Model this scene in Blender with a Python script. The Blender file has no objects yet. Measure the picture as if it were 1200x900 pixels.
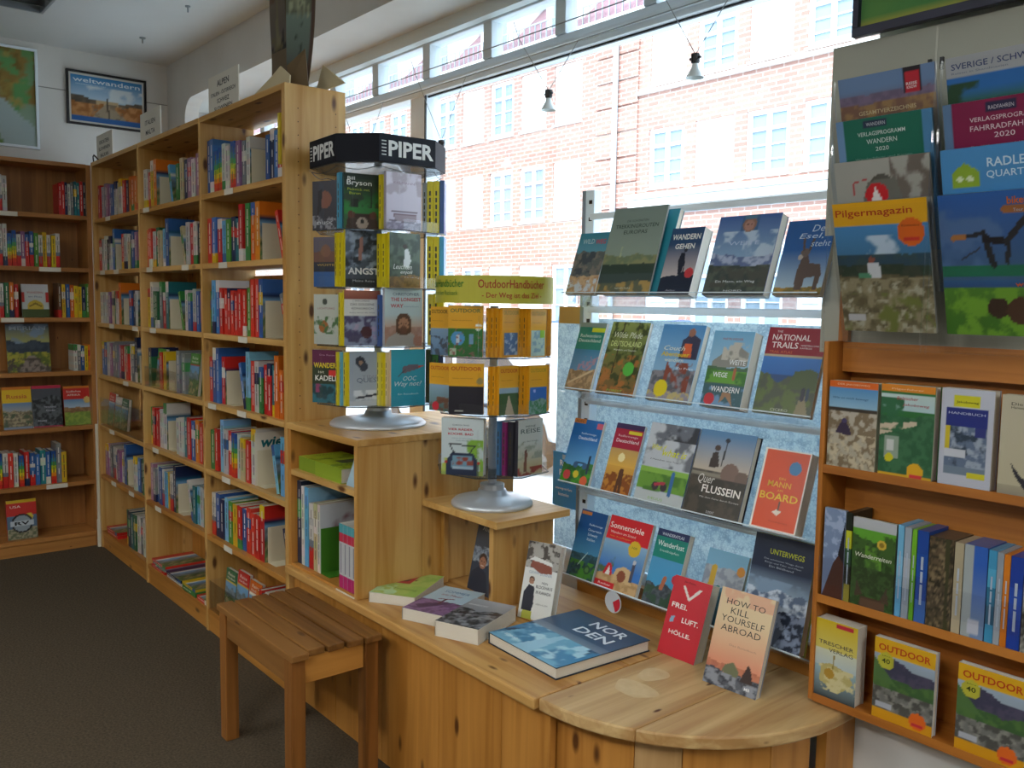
import bpy, math, random
import numpy as np
from mathutils import Matrix, Vector
random.seed(7)
D = bpy.data; COL = bpy.context.scene.collection; SC = bpy.context.scene
PI = math.pi

# ---------------------------------------------------------------- camera, sky, sun, exposure
F, YAW, PIT, ROL, EYE = 1036.28, .880960, .0912506, .0146374, 1.45
f_ = Vector((-math.sin(YAW)*math.cos(PIT), math.cos(YAW)*math.cos(PIT), -math.sin(PIT)))
r0 = Vector((math.cos(YAW), math.sin(YAW), 0)); u0 = r0.cross(f_)
R_ = r0*math.cos(ROL)+u0*math.sin(ROL); U_ = u0*math.cos(ROL)-r0*math.sin(ROL)
cam = D.objects.new('camera', D.cameras.new('camera')); COL.objects.link(cam)
cam.matrix_world = Matrix.Translation((0, 0, EYE)) @ Matrix((R_, U_, -f_)).transposed().to_4x4()
cam.data.sensor_width = 36; cam.data.lens = F/1200*36; cam.data.clip_start = .05; cam.data.clip_end = 200
SC.camera = cam
vs = SC.view_settings
vs.view_transform = 'Standard'; vs.look = 'None'; vs.gamma = 1; vs.use_curve_mapping = False
vs.exposure = 0.0
W = D.worlds.new('sky'); SC.world = W; W.use_nodes = True
bg = W.node_tree.nodes['Background']; bg.inputs[0].default_value = (.72, .86, 1, 1); bg.inputs[1].default_value = 5.6

def lamp(name, kind, loc, rot, energy, col=(1, 1, 1), **k):
    l = D.lights.new(name, kind); l.energy = energy; l.color = col
    for a, b in k.items(): setattr(l, a, b)
    o = D.objects.new(name, l); o.location = loc; o.rotation_euler = rot; COL.objects.link(o); return o
sun = lamp('sun', 'SUN', (0, -20, 30), (0, 0, 0), 4.7, (1, .96, .9), angle=.01)
sun.rotation_euler = Vector((-.35, .75, -.62)).to_track_quat('-Z', 'Y').to_euler()
FILL_W = 38      # power of each added, unseen fill luminaire

# ---------------------------------------------------------------- colour and materials
def lin(c):
    if isinstance(c, str): c = [int(c[i:i+2], 16)/255 for i in (0, 2, 4)]
    return tuple(x/12.92 if x <= .04045 else ((x+.055)/1.055)**2.4 for x in c[:3])
MATS = {}
def mat(name, col=None, rough=.5, metal=0, spec=.5, **k):
    if name in MATS: return MATS[name]
    m = D.materials.new(name); m.use_nodes = True; b = m.node_tree.nodes['Principled BSDF']
    if col is not None: b.inputs['Base Color'].default_value = (*lin(col), 1)
    b.inputs['Roughness'].default_value = rough; b.inputs['Metallic'].default_value = metal
    b.inputs['Specular IOR Level'].default_value = spec
    for a, v in k.items(): b.inputs[a.replace('_', ' ')].default_value = v
    MATS[name] = m; return m
def nd(m, t, **k):
    n = m.node_tree.nodes.new(t)
    for a, v in k.items(): setattr(n, a, v)
    return n
def lk(m, a, b): m.node_tree.links.new(a, b)
def bsdf(m): return m.node_tree.nodes['Principled BSDF']
def ramp(m, stops):
    n = nd(m, 'ShaderNodeValToRGB'); e = n.color_ramp.elements
    while len(e) < len(stops): e.new(.5)
    for q, (p, c) in zip(e, stops): q.position = p; q.color = (*lin(c), 1)
    return n
def noisy(name, c1, c2, scale, rough=.6, bump=0., bscale=None, detail=4, lo=.35, hi=.65):
    m = mat(name, c1, rough); tc = nd(m, 'ShaderNodeTexCoord'); n = nd(m, 'ShaderNodeTexNoise')
    n.inputs['Scale'].default_value = scale; n.inputs['Detail'].default_value = detail
    lk(m, tc.outputs['Object'], n.inputs['Vector'])
    r = ramp(m, [(lo, c1), (hi, c2)]); lk(m, n.outputs[0], r.inputs[0]); lk(m, r.outputs[0], bsdf(m).inputs['Base Color'])
    if bump:
        n2 = nd(m, 'ShaderNodeTexNoise'); n2.inputs['Scale'].default_value = bscale or scale; lk(m, tc.outputs['Object'], n2.inputs['Vector'])
        b = nd(m, 'ShaderNodeBump'); b.inputs['Strength'].default_value = bump; b.inputs['Distance'].default_value = .004
        lk(m, n2.outputs[0], b.inputs['Height']); lk(m, b.outputs[0], bsdf(m).inputs['Normal'])
    return m
def wood(name, axis, c1, c2, knot='5a3210', rough=.42, kn=.20):
    """pine: long grain along axis, soft bands, brown knots"""
    m = mat(name, c1, rough); tc = nd(m, 'ShaderNodeTexCoord')
    def mp(long, cross):
        q = nd(m, 'ShaderNodeMapping'); s = [cross]*3; s[axis] = long; q.inputs['Scale'].default_value = s
        lk(m, tc.outputs['Object'], q.inputs['Vector']); return q
    a = nd(m, 'ShaderNodeTexNoise'); a.inputs['Scale'].default_value = 1; a.inputs['Detail'].default_value = 5; a.inputs['Distortion'].default_value = .8
    lk(m, mp(1.1, 26).outputs[0], a.inputs['Vector'])
    b = nd(m, 'ShaderNodeTexNoise'); b.inputs['Scale'].default_value = 1; b.inputs['Detail'].default_value = 2
    lk(m, mp(.5, 7).outputs[0], b.inputs['Vector'])
    mx = nd(m, 'ShaderNodeMath', operation='MULTIPLY_ADD'); mx.inputs[1].default_value = .55
    lk(m, a.outputs[0], mx.inputs[0])
    m2 = nd(m, 'ShaderNodeMath', operation='MULTIPLY'); m2.inputs[1].default_value = .45; lk(m, b.outputs[0], m2.inputs[0]); lk(m, m2.outputs[0], mx.inputs[2])
    r = ramp(m, [(.40, c2), (.58, c1)]); lk(m, mx.outputs[0], r.inputs[0])
    v = nd(m, 'ShaderNodeTexVoronoi'); v.inputs['Scale'].default_value = 1; lk(m, mp(5.5, 15).outputs[0], v.inputs['Vector'])
    kr = ramp(m, [(kn*.45, 'ffffff'), (kn, '000000')]); lk(m, v.outputs['Distance'], kr.inputs[0])
    mix = nd(m, 'ShaderNodeMix', data_type='RGBA'); lk(m, kr.outputs[0], mix.inputs[0]); lk(m, r.outputs[0], mix.inputs[6]); mix.inputs[7].default_value = (*lin(knot), 1)
    lk(m, mix.outputs[2], bsdf(m).inputs['Base Color'])
    bp = nd(m, 'ShaderNodeBump'); bp.inputs['Strength'].default_value = .12; bp.inputs['Distance'].default_value = .002
    lk(m, a.outputs[0], bp.inputs['Height']); lk(m, bp.outputs[0], bsdf(m).inputs['Normal'])
    return m
PX, PY, PZ = (wood('pine_'+n, i, 'd2a865', 'b8863f') for i, n in enumerate(('along', 'deep', 'upright')))
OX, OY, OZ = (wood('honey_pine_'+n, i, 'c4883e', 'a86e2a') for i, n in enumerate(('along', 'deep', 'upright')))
CTOP = wood('counter_pine', 0, 'c89a58', 'a97434', kn=.15)
RTOP = wood('round_counter_pine', 1, 'cfae78', 'ae8450', kn=.1)
STOOL = wood('worn_stool_wood', 0, '8f6230', '694218', kn=.16); STZ = wood('stool_leg_wood', 2, '96602a', '6f4318', kn=.05)
BSH = wood('back_case_wood', 1, 'b98042', '9a6630', kn=.05); BSZ = wood('back_case_upright', 2, 'b0783c', '93602c', kn=.05)
WALL = noisy('wall_paint', 'd2d2ce', 'cccbc6', 3, .8, .08, 60)
CEIL = noisy('ceiling_paint', 'd8dcdc', 'd2d6d6', 2, .85)
WHITE = mat('white_frame', 'e4f0f8', .4); GREYM = mat('grey_steel', '9aa3a8', .35, .6)
CARPET = noisy('carpet', '433929', '5f523d', 120, .95, .9, 400, 6)
_c = CARPET; _t = nd(_c, 'ShaderNodeTexCoord'); _n = nd(_c, 'ShaderNodeTexNoise'); _n.inputs['Scale'].default_value = 3; lk(_c, _t.outputs['Object'], _n.inputs['Vector'])
BEIGE = mat('bookend_beige', 'd4ccb0', .6); GREEN = mat('bookend_green', '3f7a1e', .5)
LABEL = mat('label_white', 'ddd8c8', .5); BLACK = mat('black_plastic', '16171a', .4); SILVER = mat('silver_plastic', 'c3c9ce', .28, .35)
CHROME = mat('chrome', 'c8ccd0', .15, 1); BULB = mat('lamp_glass', 'e8f0f0', .1, 0)
PAPERB = mat('pale_card', 'cbbd98', .7); HALLW = mat('dark_gap', '2a1d10', .8)
PRINT = mat('printed_paper', 'ffffff', .32, 0, .45)
_a = nd(PRINT, 'ShaderNodeAttribute', attribute_name='Col'); lk(PRINT, _a.outputs['Color'], bsdf(PRINT).inputs['Base Color'])
MATTP = mat('matt_print', 'ffffff', .7, 0, .3)
_a = nd(MATTP, 'ShaderNodeAttribute', attribute_name='Col'); lk(MATTP, _a.outputs['Color'], bsdf(MATTP).inputs['Base Color'])
PAGES = mat('page_edges', 'd8d2c2', .85)
_t = nd(PAGES, 'ShaderNodeTexCoord'); _n = nd(PAGES, 'ShaderNodeTexWave', wave_type='BANDS', bands_direction='Y'); _n.inputs['Scale'].default_value = 260; _n.inputs['Distortion'].default_value = .3
lk(PAGES, _t.outputs['Object'], _n.inputs['Vector']); _r = ramp(PAGES, [(0, 'c4bda9'), (1, 'e6e1d4')]); lk(PAGES, _n.outputs[0], _r.inputs[0]); lk(PAGES, _r.outputs[0], bsdf(PAGES).inputs['Base Color'])
def clear(name, tint, tr, rough=.03):
    m = D.materials.new(name); m.use_nodes = True; nt = m.node_tree; nt.nodes.clear()
    o = nd(m, 'ShaderNodeOutputMaterial'); mx = nd(m, 'ShaderNodeMixShader'); t = nd(m, 'ShaderNodeBsdfTransparent'); g = nd(m, 'ShaderNodeBsdfGlossy')
    t.inputs[0].default_value = (*tint, 1); g.inputs['Roughness'].default_value = rough
    fr = nd(m, 'ShaderNodeLayerWeight'); fr.inputs[0].default_value = .25
    ml = nd(m, 'ShaderNodeMath', operation='MULTIPLY_ADD'); ml.inputs[1].default_value = .3; ml.inputs[2].default_value = 1-tr
    lk(m, fr.outputs['Fresnel'], ml.inputs[0]); lk(m, ml.outputs[0], mx.inputs[0]); lk(m, t.outputs[0], mx.inputs[1]); lk(m, g.outputs[0], mx.inputs[2]); lk(m, mx.outputs[0], o.inputs[0])
    return m
GLASS = clear('window_glass', (.97, .99, 1), .97); ACRYL = clear('acrylic', (.985, .99, 1), .975); SMOKE = clear('smoky_acrylic', (.75, .78, .8), .96)
def sheet(name, c1, c2, scale, tl=.6):
    m = D.materials.new(name); m.use_nodes = True; nt = m.node_tree; nt.nodes.clear()
    o = nd(m, 'ShaderNodeOutputMaterial'); mx = nd(m, 'ShaderNodeMixShader'); t = nd(m, 'ShaderNodeBsdfTranslucent'); g = nd(m, 'ShaderNodeBsdfDiffuse')
    tc = nd(m, 'ShaderNodeTexCoord'); v = nd(m, 'ShaderNodeTexVoronoi', feature='DISTANCE_TO_EDGE'); v.inputs['Scale'].default_value = scale
    n = nd(m, 'ShaderNodeTexNoise'); n.inputs['Scale'].default_value = scale*.6; n.inputs['Detail'].default_value = 6
    lk(m, tc.outputs['Object'], n.inputs['Vector']); lk(m, tc.outputs['Object'], v.inputs['Vector'])
    ad = nd(m, 'ShaderNodeMath', operation='MULTIPLY_ADD'); ad.inputs[1].default_value = .8; lk(m, v.outputs['Distance'], ad.inputs[0]); lk(m, n.outputs[0], ad.inputs[2])
    r = ramp(m, [(.42, c1), (.72, c2)]); lk(m, ad.outputs[0], r.inputs[0]); lk(m, r.outputs[0], t.inputs[0]); lk(m, r.outputs[0], g.inputs[0])
    mx.inputs[0].default_value = tl; lk(m, g.outputs[0], mx.inputs[1]); lk(m, t.outputs[0], mx.inputs[2]); lk(m, mx.outputs[0], o.inputs[0]); return m
MARBLE = sheet('marbled_paper', 'b0c2cc', 'd8e4e6', 110, .45)

# ---------------------------------------------------------------- mesh builder
class MB:
    def __init__(s): s.v = []; s.f = []; s.m = []; s.c = []
    def face(s, pts, m=0, c=None):
        n = len(s.v); s.v += [tuple(p) for p in pts]; s.f.append(tuple(range(n, n+len(pts)))); s.m.append(m); s.c.append(c); return s
    def box(s, x0, x1, y0, y1, z0, z1, m=0, c=None):
        n = len(s.v); s.v += [(x, y, z) for x in (x0, x1) for y in (y0, y1) for z in (z0, z1)]
        for q in ((0, 1, 3, 2), (4, 6, 7, 5), (0, 4, 5, 1), (2, 3, 7, 6), (0, 2, 6, 4), (1, 5, 7, 3)):
            s.f.append(tuple(n+i for i in q)); s.m.append(m); s.c.append(c)
        return s
    def tube(s, p0, p1, r, n=8, r1=None, m=0, c=None):
        p0 = Vector(p0); p1 = Vector(p1); d = (p1-p0).normalized(); a = d.orthogonal().normalized(); b = d.cross(a); r1 = r if r1 is None else r1
        k = len(s.v)
        for i in range(n):
            t = 2*PI*i/n; o = a*math.cos(t)+b*math.sin(t); s.v += [tuple(p0+o*r), tuple(p1+o*r1)]
        for i in range(n):
            j = (i+1) % n; s.f.append((k+2*i, k+2*j, k+2*j+1, k+2*i+1)); s.m.append(m); s.c.append(c)
        s.f += [tuple(k+2*i for i in range(n))[::-1], tuple(k+2*i+1 for i in range(n))]; s.m += [m, m]; s.c += [c, c]; return s
    def path(s, pts, r, n=6, m=0, c=None):
        for a, b in zip(pts, pts[1:]): s.tube(a, b, r, n, m=m, c=c)
        return s
    def lathe(s, prof, cx=0, cy=0, n=40, m=0, c=None):
        k = len(s.v)
        for r, z in prof:
            for i in range(n): t = 2*PI*i/n; s.v.append((cx+r*math.cos(t), cy+r*math.sin(t), z))
        for a in range(len(prof)-1):
            for i in range(n):
                j = (i+1) % n; s.f.append((k+a*n+i, k+a*n+j, k+(a+1)*n+j, k+(a+1)*n+i)); s.m.append(m); s.c.append(c)
        return s
    def prism(s, poly, z0, z1, m=0, c=None, ax=2):
        """polygon extruded along an axis"""
        def P(a, b, z): return ((a, b, z), (a, z, b), (z, a, b))[{2: 0, 1: 1, 0: 2}[ax]]
        n = len(poly); k = len(s.v); s.v += [P(a, b, z0) for a, b in poly]+[P(a, b, z1) for a, b in poly]
        s.f += [tuple(range(k, k+n))[::-1], tuple(range(k+n, k+2*n))]; s.m += [m, m]; s.c += [c, c]
        for i in range(n):
            j = (i+1) % n; s.f.append((k+i, k+j, k+n+j, k+n+i)); s.m.append(m); s.c.append(c)
        return s
    def build(s, name, mats, parent=None, bevel=0, smooth=False, loc=None):
        me = D.meshes.new(name); me.from_pydata(s.v, [], s.f)
        if not isinstance(mats, (list, tuple)): mats = [mats]
        for q in mats: me.materials.append(q)
        me.polygons.foreach_set('material_index', s.m)
        if smooth: me.polygons.foreach_set('use_smooth', [True]*len(s.f))
        if any(q is not None for q in s.c):
            at = me.color_attributes.new('Col', 'FLOAT_COLOR', 'CORNER'); buf = []
            for f, c in zip(s.f, s.c):
                if c is None: c = (.8, .8, .8)
                if isinstance(c, list):
                    for q in c: buf += [q[0], q[1], q[2], 1]
                else: buf += [c[0], c[1], c[2], 1]*len(f)
            at.data.foreach_set('color', buf)
        o = D.objects.new(name, me); COL.objects.link(o)
        if parent: o.parent = parent
        if loc: o.location = loc
        if name == 'lettering': o['kind'] = 'stuff'
        if bevel:
            b = o.modifiers.new('bevel', 'BEVEL'); b.width = bevel; b.segments = 2; b.limit_method = 'ANGLE'
        return o
def bx(name, mats, b, parent=None, bevel=0, c=None): return MB().box(*b, c=c).build(name, mats, parent, bevel)
def thing(name, label, cat, loc=(0, 0, 0), rz=0, group=None):
    o = D.objects.new(name, None); o.empty_display_size = .05; COL.objects.link(o); o.location = loc; o.rotation_euler = (0, 0, rz)
    return tag(o, label, cat, group)
def tag(o, label, cat, group=None):
    o['label'] = label; o['category'] = cat
    if group: o['group'] = group
    return o
def struct(o): o['kind'] = 'structure'; return o

# ---------------------------------------------------------------- lettering (Blender's own font, made into flat meshes)
_TX = {}
def glyphs(s, bold=0., shear=0.):
    k = (s, bold, shear)
    if k not in _TX:
        cu = D.curves.new('t', 'FONT'); cu.body = s; cu.resolution_u = 2; cu.offset = bold; cu.shear = shear; cu.fill_mode = 'FRONT'
        ob = D.objects.new('t', cu); COL.objects.link(ob); me = ob.to_mesh()
        v = np.array([q.co[:2] for q in me.vertices]) if len(me.vertices) else np.zeros((0, 2)); f = [tuple(p.vertices) for p in me.polygons]
        ob.to_mesh_clear(); D.objects.remove(ob); D.curves.remove(cu)
        if len(v): v = v-v.min(0); v = v/np.maximum(v.max(0), 1e-6)
        _TX[k] = (v, f)
    return _TX[k]
def letters(mb, s, u, v, wd, ht, col, fn, bold=0., shear=0., m=0):
    """string centred on u with base line v, fitted to width wd and height ht; fn maps (u,v) to a 3-D point"""
    V, Fc = glyphs(s, bold, shear); n = len(mb.v)
    for a, b in V: mb.v.append(tuple(fn(u+(a-.5)*wd, v+b*ht)))
    c = lin(col)
    for f in Fc: mb.f.append(tuple(n+i for i in f)); mb.m.append(m); mb.c.append(c)

# ---------------------------------------------------------------- print: pictures painted on a fine grid of coloured faces
def vnoise(x, y, seed):
    xi = np.floor(x).astype(int); yi = np.floor(y).astype(int); fx = x-xi; fy = y-yi; fx = fx*fx*(3-2*fx); fy = fy*fy*(3-2*fy)
    def h(a, b): q = (a*374761393+b*668265263+seed*144269) & 0x7fffffff; q = ((q ^ (q >> 13))*1274126177) & 0x7fffffff; return ((q ^ (q >> 16)) & 0xffff)/65535.
    return (h(xi, yi)*(1-fx)+h(xi+1, yi)*fx)*(1-fy)+(h(xi, yi+1)*(1-fx)+h(xi+1, yi+1)*fx)*fy
def fbm(x, y, seed, o=4): return sum(vnoise(x*2**i, y*2**i, seed+i*7)*.5**i for i in range(o))/sum(.5**i for i in range(o))
def paint(L, nu, nv, asp):
    u, v = np.meshgrid(np.linspace(0, 1, nu+1), np.linspace(0, 1, nv+1)); im = np.zeros((nv+1, nu+1, 3)); im[:] = .6
    C = lambda c: np.array(lin(c))
    for sd, l in enumerate(L):
        k = l[0]; seed = sd*13+len(L)*5+3
        if k == 'g':      # gradient (bottom colour, top colour, v0, v1)
            v0, v1 = (l[3], l[4]) if len(l) > 3 else (0, 1); t = np.clip((v-v0)/(v1-v0), 0, 1)[..., None]; q = C(l[1])*(1-t)+C(l[2])*t
            mk = ((v >= v0-1e-6) & (v <= v1+1e-6)) | (sd == 0); im[mk] = q[mk]
        elif k == 'r': mk = (u >= l[1]) & (v >= l[2]) & (u <= l[3]) & (v <= l[4]); im[mk] = C(l[5])
        elif k == 'm':    # hill line (base, amp, freq, colour, colour2)
            hgt = l[1]+l[2]*(fbm(u*l[3]+seed, u*0+seed*.7, seed)-.5)*2; mk = v < hgt
            n = fbm(u*l[3]*3, v*asp*l[3]*3, seed+1); c2 = C(l[5]) if len(l) > 5 else C(l[4]); t = np.clip((n-.42)*6, 0, 1)[..., None]
            q = C(l[4])*(1-t)+c2*t; im[mk] = q[mk]
        elif k == 'n':    # speckle (u0,v0,u1,v1,colour,freq,threshold)
            n = fbm(u*l[6], v*asp*l[6], seed); mk = (u >= l[1]) & (v >= l[2]) & (u <= l[3]) & (v <= l[4]); t = (np.clip((n-l[7])*9+.3, 0, 1)*mk)[..., None]; im = im*(1-t)+C(l[5])*t
        elif k == 'd': mk = (u-l[1])**2+((v-l[2])*asp)**2 < l[3]**2; im[mk] = C(l[4])
        elif k == 'p':
            P = l[1]; mk = np.zeros(u.shape, bool); j = len(P)-1
            for i in range(len(P)):
                (xi, yi), (xj, yj) = P[i], P[j]
                if yi != yj: mk ^= ((yi > v) != (yj > v)) & (u < (xj-xi)*(v-yi)/(yj-yi)+xi)
                j = i
            im[mk] = C(l[2])
        elif k == 'l':    # stroke
            a = np.array(l[1:3]); b = np.array(l[3:5]); du = u-a[0]; dv = (v-a[1])*asp; d = np.array([b[0]-a[0], (b[1]-a[1])*asp]); t = np.clip((du*d[0]+dv*d[1])/max(d@d, 1e-9), 0, 1)
            im[np.hypot(du-t*d[0], dv-t*d[1]) < l[5]] = C(l[6])
    return im
def picture(mb, L, w, h, nu=None, nv=None, fn=None, m=0):
    nu = nu or 40; nv = nv or max(4, int(nu*h/w)); im = paint(L, nu, nv, h/w); k = len(mb.v)
    fn = fn or (lambda a, b: (a*w, 0, b*h))
    for j in range(nv+1):
        for i in range(nu+1): mb.v.append(tuple(fn(i/nu, j/nv)))
    for j in range(nv):
        for i in range(nu):
            a = k+j*(nu+1)+i; mb.f.append((a, a+1, a+nu+2, a+nu+1)); mb.m.append(m)
            mb.c.append([im[j, i], im[j, i+1], im[j+1, i+1], im[j+1, i]])

def place(o, p, yaw=0., tilt=0., roll=0.):
    o.matrix_world = Matrix.Translation(p) @ Matrix.Rotation(yaw, 4, 'Z') @ Matrix.Rotation(-tilt, 4, 'X') @ Matrix.Rotation(roll, 4, 'Y'); return o
def book(label, w, h, t, art, text=(), spine='ffffff', back=None, yaw=0., tilt=0., p=(0, 0, 0), name='book', cat='book', hard=False, nu=54, group=None, roll=0., open_side=False):
    """front cover in the local XZ plane facing -Y, origin at its lower left corner"""
    o = thing(name, label, cat, group=group); mb = MB(); picture(mb, art, w, h, nu)
    sp = lin(spine); bk = lin(back or spine); e = .003 if hard else .0006; th = min(.002, t*.2)
    mb.face([(0, t, 0), (0, 0, 0), (0, 0, h), (0, t, h)], c=sp)
    mb.face([(w, t, 0), (0, t, 0), (0, t, h), (w, t, h)], c=bk)
    for y in (0, t-th):   # cover board edges
        mb.face([(0, y, h), (w, y, h), (w, y+th, h), (0, y+th, h)], c=sp); mb.face([(w, y, 0), (w, y+th, 0), (w, y+th, h), (w, y, h)], c=sp)
        mb.face([(0, y, 0), (0, y+th, 0), (w, y+th, 0), (w, y, 0)], c=sp)
    mb.face([(w, th, h), (0, th, h), (0, th, 0), (w, th, 0)], c=bk)
    mb.build('cover', PRINT, o)
    if t > .004: MB().box(th, w-e-.001, th+.0002, t-th-.0002, e, h-e).build('page_block', PAGES, o)
    if text:
        lb = MB()
        for q in text:
            s, u, v, wd, ht, col = q[:6]; letters(lb, s, u*w, v*h, wd*w, ht*h, col, lambda a, b: (a, -.0005, b), *(q[6:]))
        lb.build('lettering', PRINT, o)
    place(o, p, yaw, tilt, roll); return o

# ================================================================ ROOM
CZ = 2.87
struct(bx('floor', CARPET, (-5.75, 3, -4, 2.3, -.1, 0)))
struct(bx('ceiling', CEIL, (-5.75, 3, -4, 2.35, CZ, CZ+.1)))
struct(bx('wall_left', WALL, (-5.8, -5.69, -4, 2.35, 0, CZ)))
struct(bx('wall_rear', WALL, (-5.8, 3, -4.1, -4, 0, CZ)))
struct(bx('wall_right', WALL, (3, 3.1, -4, 2.35, 0, CZ)))
# window wall: lintel with rounded opening, corner pier, head beam, parapet, pier at the right
poly = [(-5.69, 0), (-5.69, CZ), (3, CZ), (3, 2.62)]+[(-5.39+.12-.12*math.sin(a), 2.62-.12+.12*math.cos(a)) for a in [i*PI/12 for i in range(7)]]+[(-5.39, 0)]
struct(MB().prism(poly, 1.90, 1.98, ax=1).build('wall_window', WALL))
struct(bx('trim_1', WALL, (-5.69, 3, 1.98, 2.17, 2.62, 2.70)))
struct(bx('trim_2', mat('beam_grey', 'd2dcdd', .6), (-5.69, 3, 2.17, 2.21, 2.565, 2.75)))
struct(bx('trim_3', WALL, (-5.69, 3, 2.20, 2.34, -.1, .46)))
struct(bx('trim_4', WALL, (-1.10, 3, 2.00, 2.34, 0, 2.62)))
struct(bx('trim_5', mat('seam', '8f8f8a', .8), (-5.69, -5.686, -1, 1.9, 2.632, 2.637)))
# glazing
wf = MB(); X0, X1 = -5.6, -1.10
wf.box(X0, X1, 2.20, 2.29, 2.345, 2.375).box(X0, X1, 2.225, 2.29, 2.375, 2.42).box(X0, X1, 2.18, 2.30, 2.365, 2.378)
wf.box(X0, X1, 2.21, 2.29, .46, .55).box(X0, X1, 2.22, 2.29, 2.56, 2.64)
for x in (-3.42,): wf.box(x, x+.12, 2.21, 2.29, .55, 2.35)
wf.box(X0, X0+.06, 2.21, 2.29, .55, 2.6).box(X1-.05, X1, 2.21, 2.29, .55, 2.6)
w1 = struct(wf.build('window_1', WHITE, bevel=.004))
for x in (-5.05, -4.62, -4.19, -3.77, -3.34, -2.905, -2.475, -2.045, -1.62, -1.2): bx('mullion', mat('mullion_grey', 'ccd6da', .5), (x, x+.055, 2.22, 2.28, 2.42, 2.565), w1, .003)
bx('dark_seal', BLACK, (-3.30, X1, 2.222, 2.23, 2.338, 2.345), w1); bx('dark_seal', BLACK, (-3.30, -3.293, 2.205, 2.212, .55, 2.345), w1)
for i, (a, b, c, d) in enumerate([(-5.54, -3.42, .55, 2.345), (-3.30, -1.15, .55, 2.345), (-5.54, -1.15, 2.42, 2.56)]):
    bx('pane', GLASS, (a, b, 2.25, 2.253, c, d), w1)

# wall map and framed poster on the left wall
def onleft(name, label, cat, y0, y1, z0, z1, frame, art, text=(), fw=.012, fd=.02, nu=48, mw=0):
    o = thing(name, label, cat, (-5.69, y0, z0), PI/2); w = y1-y0; h = z1-z0     # local x -> +y, local -y -> +x
    mb = MB()
    for b in ((0, w, 0, fw), (0, w, h-fw, h), (0, fw, fw, h-fw), (w-fw, w, fw, h-fw)): mb.box(b[0], b[1], -fd, 0, b[2], b[3])
    mb.build('frame', frame, o, .001)
    e = fw+mw; p = MB()
    if mw: p.box(fw, w-fw, -fd*.4, 0, fw, h-fw, c=lin('c9c9c0'))
    picture(p, art, w-2*e, h-2*e, nu, fn=lambda a, b: (e+a*(w-2*e), -fd*.45, e+b*(h-2*e))); p.build('print', MATTP, o)
    if text:
        lb = MB()
        for q in text: letters(lb, q[0], q[1]*w, q[2]*h, q[3]*w, q[4]*h, q[5], lambda a, b: (a, -fd*.48, b), *q[6:])
        lb.build('lettering', MATTP, o)
    return o
onleft('framed_poster', 'black-framed hiking poster of a person on a boardwalk under blue sky', 'poster', 1.325, 1.77, 2.45, 2.757, BLACK,
  [('g', 'b9cdd8', '2f7fb8', .4, 1), ('n', 0, .5, 1, .8, 'c9d4d8', 5, .52), ('m', .52, .09, 3, '6b5d4c', '514a40'), ('r', .35, .3, .65, .5, 'b9a07a'), ('m', .42, .02, 6, 'b47f4c', '94602f'),
   ('p', [(.47, .44), (.53, .44), (.78, .1), (.28, .1)], '9a8a72'), ('n', .28, .1, .78, .44, '7c6c58', 14, .56), ('r', 0, 0, 1, .1, '2f5f9c'), ('l', .5, .3, .5, .5, .012, '2c2620'), ('l', .5, .5, .5, .53, .018, '2c2620'), ('l', .53, .12, .51, .3, .012, '4c4438'), ('r', 0, .1, 1, .11, 'c9cdd0')],
  [('weltwandern', .5, .80, .84, .085, 'd9e6ea', .01), ('WANDERREISEN WELTWEIT', .3, .75, .38, .02, 'c9dde6')], mw=.012)
onleft('wall_map', 'relief map in a white frame on the left wall above the back bookcase', 'map', .45, 1.178, 2.28, 2.832, WHITE,
  [('g', '96a89a', '5c8a50'), ('n', 0, 0, 1, 1, '4f8f5c', 3, .5), ('n', 0, .35, 1, 1, 'a09048', 5, .5), ('n', 0, .45, 1, 1, '8a7038', 9, .56), ('n', 0, .3, 1, 1, '5c9458', 14, .6), ('n', 0, .6, 1, 1, '74602c', 16, .62), ('p', [(.3, 0), (1, 0), (1, .2), (.86, .34), (.76, .48), (.68, .5), (.62, .42), (.5, .5), (.4, .6), (.2, .6), (.3, .3)], 'a3b4b4'), ('p', [(.5, 0), (.76, 0), (.72, .12), (.62, .2), (.5, .2)], '6c8a48'), ('l', .66, .42, .7, .3, .012, '4a7c58')], fw=.014)

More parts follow.
